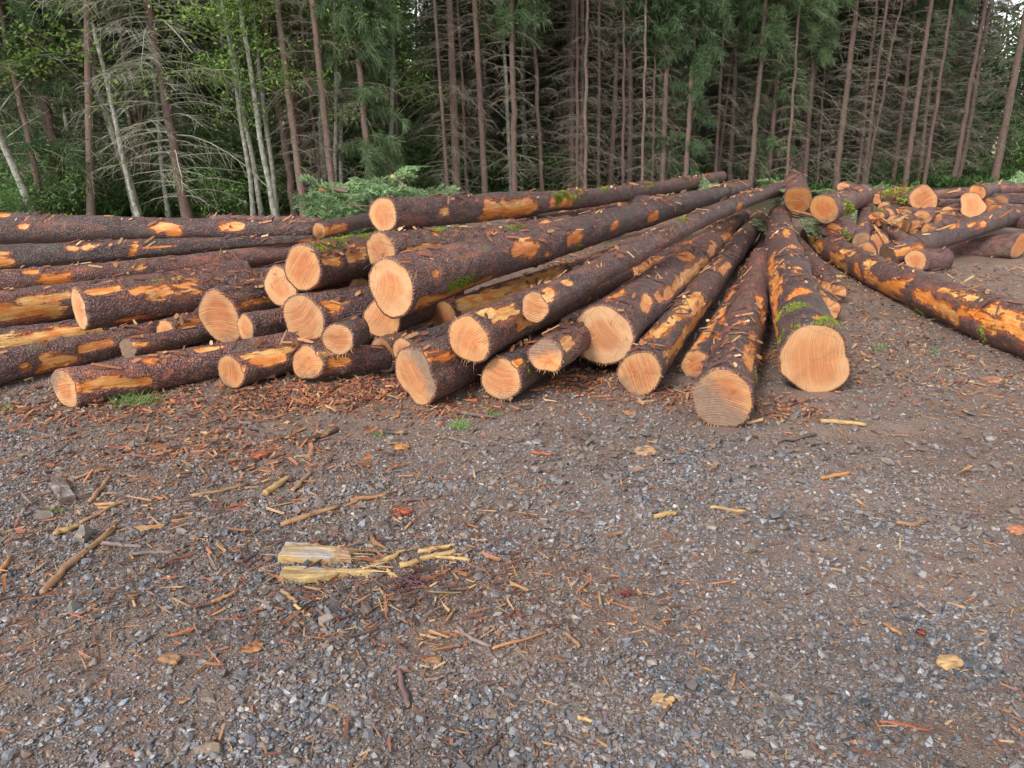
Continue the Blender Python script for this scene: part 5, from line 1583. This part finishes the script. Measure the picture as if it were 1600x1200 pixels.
def leaf_quads(p, rng, size, droop=.4):
    n = len(p)
    nrm = rng.normal(0, .55, (n, 3)) + np.array([0, 0, 1.0])
    nrm /= np.linalg.norm(nrm, axis=1)[:, None]
    a = np.cross(nrm, rng.normal(size=(n, 3))); a /= np.linalg.norm(a, axis=1)[:, None]
    b = np.cross(nrm, a)
    s = size * rng.uniform(.55, 1.25, (n, 1))
    tip = p + a * s
    V = np.stack([p - a * s, p - b * s * .5 + nrm * s * .12, tip - nrm * s * droop * .4, p + b * s * .5 + nrm * s * .12], 1).reshape(-1, 3)
    return V, np.arange(n * 4).reshape(-1, 4)

def alder_proto(seed, H=14.0, r=.09, crown0=2.6, spread_=1.9, n=8200, bare=False):
    rng = np.random.default_rng(seed)
    root = bpy.data.objects.new('alder_tree', None)
    col.objects.link(root)
    z = np.linspace(0, H, 26)
    wx = np.cumsum(rng.normal(0, .035, 26)) * .8; wy = np.cumsum(rng.normal(0, .035, 26)) * .8
    wx -= wx[0]; wy -= wy[0]
    P = np.stack([wx, wy, z - .1], 1)
    R = r * (1 - z / (H * 1.05)) ** .7 * (1 + .3 * np.exp(-z / .3))
    V, F = tubes([P], [R], 10)
    V = V + .008 * fbm(V * 5, seed, 2)[:, None] * np.array([1, 1, 0])
    mk('trunk', V, F, M['alder_trunk'], root, None, True)
    paths, rads, pts = [], [], []
    for k in range(26):
        zz = rng.uniform(crown0 * .55, H * .92)
        o = np.array([np.interp(zz, z, wx), np.interp(zz, z, wy), zz])
        a = rng.uniform(0, 6.28)
        L = spread_ * rng.uniform(.4, 1.1) * (1 - .5 * zz / H)
        d = np.array([math.cos(a), math.sin(a), rng.uniform(.25, 1.0)])
        t = np.linspace(0, 1, 5)[:, None]
        p = o + d * L * t + np.array([0, 0, -.12]) * L * t * t + rng.normal(0, .03, (5, 3)) * t
        paths.append(p); rads.append(.018 * (1 - .8 * t[:, 0]))
        for m in range(4):
            s = rng.integers(1, 5)
            q = p[s] + rng.normal(0, 1, 3) * .3 * L * np.array([1, 1, .5])
            paths.append([p[s], (p[s] + q) / 2 + [0, 0, .03], q]); rads.append([.006, .004, .002])
            pts.append(q)
        if zz > crown0: pts += [p[3], p[4]]
    V, F = tubes(paths, rads, 4)
    tag(mk('branches', V, F, M['alder_trunk'], root), kind='stuff')
    pts = np.array([q for q in pts if q[2] > crown0 * .85])
    k = rng.integers(0, len(pts), n)
    p = pts[k] + rng.normal(0, .27, (n, 3)) * np.array([1.25, 1.25, .6])
    V, F = leaf_quads(p, rng, .062)
    c = np.repeat(np.clip(rng.uniform(.2, .8, len(pts))[k] + rng.normal(0, .15, n), 0, 1), 4)
    mk('crown', V, F, M['leaves'], root, {'col': ('FLOAT_COLOR', 'POINT', col4(c))})
    return root

def shrub_proto(seed, w=1.3, h=1.7, n=2600, size=.05):
    rng = np.random.default_rng(seed)
    root = bpy.data.objects.new('shrub', None)
    col.objects.link(root)
    paths, rads, tips = [], [], []
    for k in range(16):
        a = rng.uniform(0, 6.28)
        d = np.array([math.cos(a) * w * rng.uniform(.2, .9), math.sin(a) * w * rng.uniform(.2, .9), h * rng.uniform(.45, 1.0)])
        t = np.linspace(0, 1, 6)[:, None]
        p = d * t + np.array([0, 0, -.25 * h]) * t ** 3 + rng.normal(0, .03, (6, 3)) * t
        paths.append(p); rads.append(.011 * (1 - .8 * t[:, 0]))
        tips += [p[2], p[3], p[4], p[5], p[5]]
        for m in range(3):
            q = p[rng.integers(2, 6)] + rng.normal(0, .22, 3)
            paths.append([p[3], (p[3] + q) / 2, q]); rads.append([.005, .004, .002]); tips.append(q)
    V, F = tubes(paths, rads, 4)
    tag(mk('stems', V, F, M['dead_twig'], root), kind='stuff')
    tips = np.array(tips)
    k = rng.integers(0, len(tips), n)
    p = tips[k] + rng.normal(0, .17, (n, 3)) * np.array([1.2, 1.2, .8])
    p[:, 2] = np.abs(p[:, 2]) + .02
    V, F = leaf_quads(p, rng, size)
    c = np.repeat(np.clip(rng.uniform(.1, .8, len(tips))[k] + rng.normal(0, .15, n), 0, 1), 4)
    mk('foliage', V, F, M['shrub'], root, {'col': ('FLOAT_COLOR', 'POINT', col4(c))})
    return root

CON = {  # stout / slim / low-crowned kinds
 'a': conifer_proto(1, 20, .14, 9.2, 2.0, 1.45, .9),
 'b': conifer_proto(2, 20, .14, 10.0, 1.9, 1.7, .85),
 'c': conifer_proto(3, 19, .14, 5.4, 2.0, 1.3, .95),
 'g': conifer_proto(4, 17, .14, 4.6, 2.2, 1.5, .85, .55),
 's': conifer_proto(5, 19, .07, 9.0, 1.7, 1.2, .8),
 't': conifer_proto(6, 19, .07, 10.0, 1.7, 1.35, .8),
 'w': conifer_proto(7, 20, .14, 9.5, 2.0, 2.5, .98, .0, 8, True),
}
ALD = {'a': alder_proto(11), 'b': alder_proto(12, 13, .09, 3.2, 2.1, 7800), 'c': alder_proto(13, 15, .09, 4.5, 1.6, 6000)}
SHR = {'a': shrub_proto(21), 'b': shrub_proto(22, 1.7, 1.4, 3000), 'c': shrub_proto(23, 1.0, 2.4, 2800, .06)}
USED = set()
def grow(proto, name, key, base, axis, s, rz, label, cat, group):
    idn = (name, key)
    if idn not in USED:
        USED.add(idn)
        o = proto
        tag(o, label, cat, group)
    else:
        o = dup(proto, label, group)
    q = Vector((0, 0, 1)).rotation_difference(Vector([float(v) for v in axis])) @ Euler((0, 0, rz)).to_quaternion()
    o.rotation_mode = 'QUATERNION'
    o.rotation_quaternion = q
    o.location = Vector([float(v) for v in base])
    o.scale = (s, s, s) if not isinstance(s, tuple) else s
    return o

def ybase(x): return float(np.interp(x, [-200, 0, 560, 900, 1250, 1600, 1800], [354, 352, 338, 322, 308, 291, 284]))
def stand(kind, key, xa, ya, xb, yb, wpx, label, group=None, back=0.0, name=None):
    """a tree whose trunk runs from pixel a (upper) to pixel b (lower)"""
    yg = ybase(xb) - back
    xg = xb + (xb - xa) * (yg - yb) / max(yb - ya, 1)
    g = onground(xg, yg)
    v = toray(xa, ya)
    T = CAMP + v * (g[1] / v[1])
    ax = (T - g) / np.linalg.norm(T - g)
    d = (g - CAMP) @ FW
    rad = wpx * d / FPX / 2
    proto, r0 = (CON[key], {'s': .07, 't': .07}.get(key, .14)) if kind == 'c' else (ALD[key], .09)
    s = rad / r0
    sz = min(max(s, .80), 1.25)
    sx = max(s, .45)
    g[2] = float(ground_z(g[0], g[1]))
    # slimmer trees keep the height of their neighbours
    grow(proto, 'conifer_tree' if kind == 'c' else 'alder_tree', key, g, ax, (min(max(s, .6), 1.5), min(max(s, .6), 1.5), sz) if kind == 'c' else (max(s, .6), max(s, .6), max(sz, .85)), hsh1(xg), label, 'tree', group)
def hsh1(x): return (x * 12.9898) % 6.283

GC, GA = 'conifers along the forest edge', 'pale barked alders along the forest edge'
TREES = [
 ('a', 'b', 3, 195, 50, 325, 12, 'pale mossy alder leaning in from the left edge of the photo'),
 ('c', 't', 21, 115, 66, 322, 9, 'dark slanting trunk just right of the leaning alder at the left edge'),
 ('c', 'g', 60, 120, 100, 300, 15, 'shaded thick conifer left of the twin leaning alders'),
 ('c', 'a', 140, 225, 142, 328, 8, 'short mossy upright trunk between the shaded conifer and the branchy one'),
 ('a', 'a', 137, 98, 212, 330, 13, 'stoutest pale alder leaning left, just left of the branchy conifer'),
 ('a', 'c', 148, 60, 205, 290, 6, 'thinner pale alder behind the stoutest leaning alder'),
 ('c', 'w', 229, 0, 292, 336, 15, 'red brown conifer with the widest bare whitish branches, left part of the forest'),
 ('a', 'c', 241, 140, 264, 336, 6, 'thin white alder right behind the widest branched conifer'),
 ('a', 'a', 345, 0, 395, 336, 6, 'leftmost of the three alders grouped left of the two reddish conifers'),
 ('a', 'c', 364, 70, 409, 336, 8, 'mossiest of the three alders grouped left of the two reddish conifers'),
 ('a', 'b', 380, 5, 430, 336, 9, 'rightmost of the three alders grouped left of the two reddish conifers'),
 ('a', 'c', 395, 10, 425, 266, 5, 'thin white stem behind the rightmost of the three grouped alders'),
 ('c', 'b', 409, 0, 462, 336, 10, 'left one of the two close parallel reddish conifers'),
 ('c', 'a', 432, 0, 476, 338, 10, 'right one of the two close parallel reddish conifers'),
 ('c', 's', 472, 35, 502, 295, 6, 'slim brown conifer right of the two parallel reddish ones'),
 ('c', 'b', 488, 0, 518, 287, 9, 'straight reddish conifer at the left end of the brush heap'),
 ('a', 'c', 521, 10, 525, 262, 5, 'thin white alder right behind the left end of the brush heap'),
 ('a', 'a', 531, 20, 534, 262, 5, 'second thin white alder beside the first, behind the brush heap'),
 ('c', 'g', 555, 42, 578, 276, 11, 'dark conifer rising behind the middle of the brush heap'),
 ('a', 'b', 620, 0, 613, 280, 8, 'white mossy alder rising from the right half of the brush heap'),
 ('c', 's', 687, 115, 700, 300, 6, 'slim dark conifer just left of the thick light barked one in the centre'),
 ('c', 'b', 702, 0, 714, 303, 13, 'thick light barked conifer left of the photo centre'),
 ('c', 't', 721, 100, 730, 300, 5, 'slim conifer just right of the thick light barked one'),
 ('c', 'a', 742, 0, 758, 303, 9, 'mid brown conifer between the thick light barked one and the white thin alder'),
 ('a', 'c', 781, 7, 802, 303, 5, 'thin white alder slanting in the photo centre'),
 ('c', 'c', 800, 0, 804, 301, 7, 'upright brown conifer behind the slanting white alder'),
 ('c', 's', 833, 0, 847, 297, 7, 'brown conifer leaning left just right of the photo centre'),
 ('c', 'b', 895, 0, 893, 294, 10, 'thickest of the four close upright conifers right of centre'),
 ('c', 's', 902, 0, 902, 280, 6, 'second of the four close upright conifers right of centre'),
 ('c', 't', 911, 0, 909, 276, 7, 'third of the four close upright conifers right of centre'),
 ('c', 's', 917, 0, 915, 250, 6, 'rightmost of the four close upright conifers right of centre'),
 ('c', 't', 937, 0, 935, 290, 6, 'lone upright conifer right of the four close ones'),
 ('c', 'c', 968, 7, 954, 290, 7, 'conifer leaning right above the brown torn stub of the top log'),
 ('c', 's', 975, 45, 973, 283, 5, 'slim dark conifer behind the right leaning one'),
 ('c', 'c', 986, 20, 984, 280, 5, 'slim upright conifer right of the right leaning one'),
 ('c', 's', 1008, 77, 1003, 285, 4, 'left one of two pale thin conifers under a green crown'),
 ('c', 't', 1024, 85, 1019, 280, 4, 'right one of two pale thin conifers under a green crown'),
 ('c', 'g', 1040, 150, 1036, 280, 5, 'conifer with low green boughs right of the two pale thin ones'),
 ('c', 'c', 1045, 30, 1035, 278, 6, 'brown conifer behind the tip of the topmost long log, left'),
 ('c', 'c', 1054, 30, 1050, 278, 5, 'thin conifer right behind the tip of the topmost long log'),
 ('c', 'g', 1088, 22, 1071, 274, 7, 'conifer with a green crown straight above the tip of the topmost log'),
 ('c', 't', 1129, 50, 1118, 262, 6, 'darkest thin conifer with bright sky holes beside its crown'),
 ('c', 'b', 1152, 34, 1141, 262, 6, 'conifer right of the darkest thin one with sky holes'),
 ('c', 'c', 1193, 38, 1172, 289, 6, 'thin grey brown conifer above the far end of the biggest log'),
 ('c', 'g', 1225, 0, 1200, 278, 6, 'conifer above the tip of the slender pole, leaning right'),
 ('c', 's', 1244, 82, 1229, 278, 5, 'thin conifer just right of the one above the slender pole tip'),
 ('c', 'c', 1277, 8, 1257, 278, 5, 'thin conifer above the dark slanted butt log'),
 ('c', 's', 1285, 150, 1277, 278, 4, 'shortest pale thin trunk above the mossy orange ended log'),
 ('c', 'b', 1339, 0, 1306, 285, 10, 'thick reddish conifer above the small pale sawn block'),
 ('c', 't', 1369, 0, 1341, 270, 6, 'thin pale brown conifer right of the one above the sawn block'),
 ('c', 's', 1386, 0, 1355, 240, 6, 'thin conifer with a broken dead top leaning across it'),
 ('c', 't', 1409, 0, 1386, 116, 5, 'slim leaning conifer between two thicker ones, upper right'),
 ('c', 's', 1431, 0, 1401, 240, 7, 'dark red conifer just left of the thick leaning one, upper right'),
 ('c', 'a', 1456, 0, 1420, 245, 9, 'thick red brown conifer leaning right above the far right pile'),
 ('c', 'c', 1450, 150, 1435, 278, 7, 'black looking conifer trunk right of the thick leaning one'),
 ('c', 's', 1469, 124, 1446, 274, 6, 'second black looking trunk right of the thick leaning conifer'),
 ('c', 'b', 1540, 0, 1491, 278, 8, 'left one of the pair of close leaning conifers at the right'),
 ('c', 't', 1546, 10, 1499, 282, 7, 'right one of the pair of close leaning conifers at the right'),
 ('c', 'a', 1608, 0, 1555, 274, 12, 'thick conifer leaning right at the right edge, field behind it'),
]
for kk, (kind, key, xa, ya, xb, yb, w, lab) in enumerate(TREES):
    stand(kind, key, xa, ya, xb, yb, w, lab, GC if kind == 'c' else GA, back=((kk * 7) % 5) * 1.2)

# trees further in, standing anywhere between and behind the front row
def deep_forest():
    rng = np.random.default_rng(51)
    placed = []
    n = 0
    tries = 0
    while n < 185 and tries < 9000:
        tries += 1
        f = rng.uniform(-1, 1)
        px = 800 + f * 1050
        y0 = onground(px, ybase(px))[1]
        y = y0 + rng.gamma(2.0, 9.5) + .8
        if y > y0 + 60: continue
        x = (px - 800) / FPX * y * 1.02
        if px > 1440 and rng.random() < (.75 if y > y0 + 6 else .3): continue
        if (px > 1390 or 1060 < px < 1170 or 640 < px < 700) and y > y0 + 7 and rng.random() < (.3 if px > 1390 else .55): continue
        if any((x - a) ** 2 + (y - b) ** 2 < 1.1 + .02 * y for a, b in placed): continue
        placed.append((x, y))
        z = float(ground_z(x, y))
        lean = (rng.normal(0, .025), rng.normal(0, .025), 1)
        broad = rng.random() < np.interp(px, [0, 500, 760, 900], [.55, .45, .2, .0])
        if broad:
            key = 'abc'[rng.integers(3)]
            s = rng.uniform(.75, 1.25)
            grow(ALD[key], 'alder_tree', key, (x, y, z), lean, s, rng.uniform(0, 6), 'leafy alder standing in the shade behind the front row of the forest', 'tree', 'alders deep in the forest')
        else:
            key = 'abcgst'[rng.choice(6, p=[.12, .10, .24, .26, .14, .14] if px < 1120 else [.2, .22, .06, .05, .22, .25])]
            if y > y0 + 7 and rng.random() < (.62 if px < 1150 else .4): key = 'cgg'[rng.integers(3)]
            s = rng.uniform(.75, 1.15)
            grow(CON[key], 'conifer_tree', key, (x, y, z), lean, s, rng.uniform(0, 6), 'slim dark conifer standing deep in the shade behind the front row', 'tree', 'conifers deep in the forest')
        n += 1
deep_forest()

SHRUBS = [  # pixel of the foot, metres behind the edge, kind, size, label
 (20, 330, 0, 'b', .8, 'bright leafed shrub at the left edge behind the left stack'), (75, 330, 2, 'a', 1.0, 'dark shrub between the leaning alder and the shaded conifer'),
 (125, 332, .5, 'c', .8, 'pale leafed tall shrub left of the stoutest leaning alder'), (165, 334, 3, 'a', 1.2, 'dark shrub behind the stoutest leaning alder'),
 (215, 335, 1.5, 'b', .9, 'low shrub at the foot of the stoutest leaning alder'), (335, 334, .8, 'a', .9, 'bright green shrub right of the widest branched conifer'),
 (365, 334, 2.5, 'c', 1.0, 'tall green shrub left of the three grouped alders'), (445, 332, 2.5, 'b', 1.1, 'dark shrub behind the two parallel reddish conifers'),
 (300, 334, 4, 'c', 1.2, 'tall shrub in the shade behind the widest branched conifer'), (490, 330, 4, 'a', 1.3, 'dark shrub left of the brush heap'),
 (650, 322, 3, 'a', 1.2, 'green shrub right of the white mossy alder behind the brush heap'), (600, 324, 5, 'c', 1.2, 'tall shrub behind the brush heap'),
 (760, 316, 6, 'b', 1.3, 'low dark shrub behind the mid brown conifer in the centre'), (860, 312, 4, 'a', 1.2, 'bright green shrub left of the four close upright conifers'),
 (960, 308, 7, 'c', 1.3, 'green shrub between the right leaning conifer and the four close ones'), (1060, 304, 4, 'b', 1.0, 'fir green shrub under the green crowned conifer'),
 (1330, 298, 3, 'a', .9, 'green shrub behind the slim grey log'), (1420, 294, 2, 'b', .9, 'green shrub right of the thick leaning conifer'),
 (1590, 286, 1, 'c', 1.3, 'bright green bush at the right edge under the leaning conifer'), (1525, 288, 6, 'b', 1.2, 'dark low bush before the dry field'),
 (50, 331, 6, 'c', 1.4, 'tall dark shrub deep behind the leaning alder'), (255, 334, 7, 'a', 1.5, 'broad dark shrub deep behind the white thin alder'), (420, 331, 7, 'c', 1.5, 'tall dark shrub deep behind the three grouped alders'),
 (545, 327, 8, 'c', 1.6, 'tallest shrub deep behind the brush heap'), (690, 320, 9, 'a', 1.6, 'broad shrub deep behind the thick light barked conifer'),
]
for px, py, bk, key, s, lab in SHRUBS:
    g = onground(px, ybase(px))
    g = g * (1 + bk / g[1]); g[2] = float(ground_z(g[0], g[1]))
    grow(SHR[key], 'shrub', key, g, (0, 0, 1), s, hsh1(px), lab, 'shrub', 'shrubs under the forest edge')

def forest_floor_plants():
    """ferns and low seedlings nobody could count"""
    rng = np.random.default_rng(61)
    n = 7600
    px = rng.uniform(-150, 1750, n)
    y0 = np.array([onground(q, ybase(q))[1] for q in px])
    y = np.where(rng.uniform(0, 1, n) < .22, y0 + .2 + rng.uniform(0, 4, n), y0 + .6 + rng.gamma(1.6, 7.0, n))
    x = (px - 800) / FPX * y
    k = rng.uniform(0, 1, n) < np.clip(.55 + .9 * fbm(np.stack([x * .3, y * .3, 0 * x], -1), 71, 2), .05, 1)
    x, y = x[k], y[k]
    m = len(x)
    per = 13
    a = rng.uniform(0, 6.28, (m, per))
    L = rng.uniform(.10, .40, (m, per)) * np.clip(.6 + .02 * y, .6, 1.6)[:, None]
    b = np.stack([x, y, ground_z(x, y)], -1)[:, None]
    d = np.stack([np.cos(a), np.sin(a), rng.uniform(.5, 1.6, (m, per))], -1) * L[..., None]
    sw = np.stack([-np.sin(a), np.cos(a), 0 * a], -1) * (L * .07)[..., None]
    p0 = np.broadcast_to(b, d.shape)
    p1, p2 = b + d * .6, b + d * np.array([1.25, 1.25, .65])
    V = np.stack([p0 - sw * .2, p0 + sw * .2, p1 - sw, p1 + sw, p2 - sw * .1, p2 + sw * .1], 2).reshape(-1, 3)
    q = np.arange(m * per)[:, None] * 6
    F = np.concatenate([q + np.array([[0, 1, 3, 2]]), q + np.array([[2, 3, 5, 4]])])
    c = np.repeat(np.clip(rng.normal(.08, .2, m * per), 0, 1), 6)
    tag(mk('undergrowth', V, F, M['shrub'], None, {'col': ('FLOAT_COLOR', 'POINT', col4(c))}), 'ferns and low green plants covering the forest floor', 'undergrowth', kind='stuff')
forest_floor_plants()

def far_wood():
    """the wood beyond, which reads as one mass: trunks and drooping green boughs"""
    rng = np.random.default_rng(71)
    paths, rads, P, D = [], [], [], []
    for k in range(620):
        px = rng.uniform(-250, 1850)
        y = rng.uniform(50, 105)
        if px > 1440 and rng.random() < .45: continue
        x = (px - 800) / FPX * y
        H = rng.uniform(13, 22) if not (px > 1390 or 1060 < px < 1170 or 640 < px < 700) else rng.uniform(7, 12.5)
        paths.append([(x, y, -.1), (x + rng.normal(0, .1), y, H * .5), (x, y, H)]); rads.append([.2, .14, .03])
        c0 = rng.uniform(.3, 4.0)
        m = 520
        zz = c0 + (H - c0) * rng.uniform(0, 1, m) ** 1.15
        f = (zz - c0) / (H - c0)
        rr = (2.5 * (1 - f) ** .8 + .15) * np.sqrt(rng.uniform(0, 1, m))
        a = rng.uniform(0, 6.28, m)
        P.append(np.stack([x + rr * np.cos(a), y + rr * np.sin(a), zz - .25 * rr], -1))
        D.append(np.stack([np.cos(a), np.sin(a), rng.uniform(-.9, -.1, m)], -1) * rng.uniform(.3, .8, m)[:, None])
    P, D = np.concatenate(P), np.concatenate(D)
    n = len(P)
    sw = np.cross(D, rng.normal(size=(n, 3))); sw /= np.linalg.norm(sw, axis=1)[:, None]
    w = rng.uniform(.04, .10, (n, 1))
    V = np.stack([P - sw * w * .4, P + sw * w * .4, P + D * .55 + sw * w, P + D, P + D * .55 - sw * w], 1).reshape(-1, 3)
    F = np.arange(n * 5).reshape(-1, 5)
    c = np.repeat(np.clip(rng.normal(.35, .25, n), 0, 1), 5)
    tv, tf = tubes(paths, rads, 5)
    o = mk('far_wood', np.concatenate([V, tv]), [F, tf + len(V)], M['needles'], None, {'col': ('FLOAT_COLOR', 'POINT', col4(np.concatenate([c, np.full(len(tv), .05)])))})
    tag(o, 'dense dark wood far behind the front trees', 'wood', kind='stuff')
far_wood()
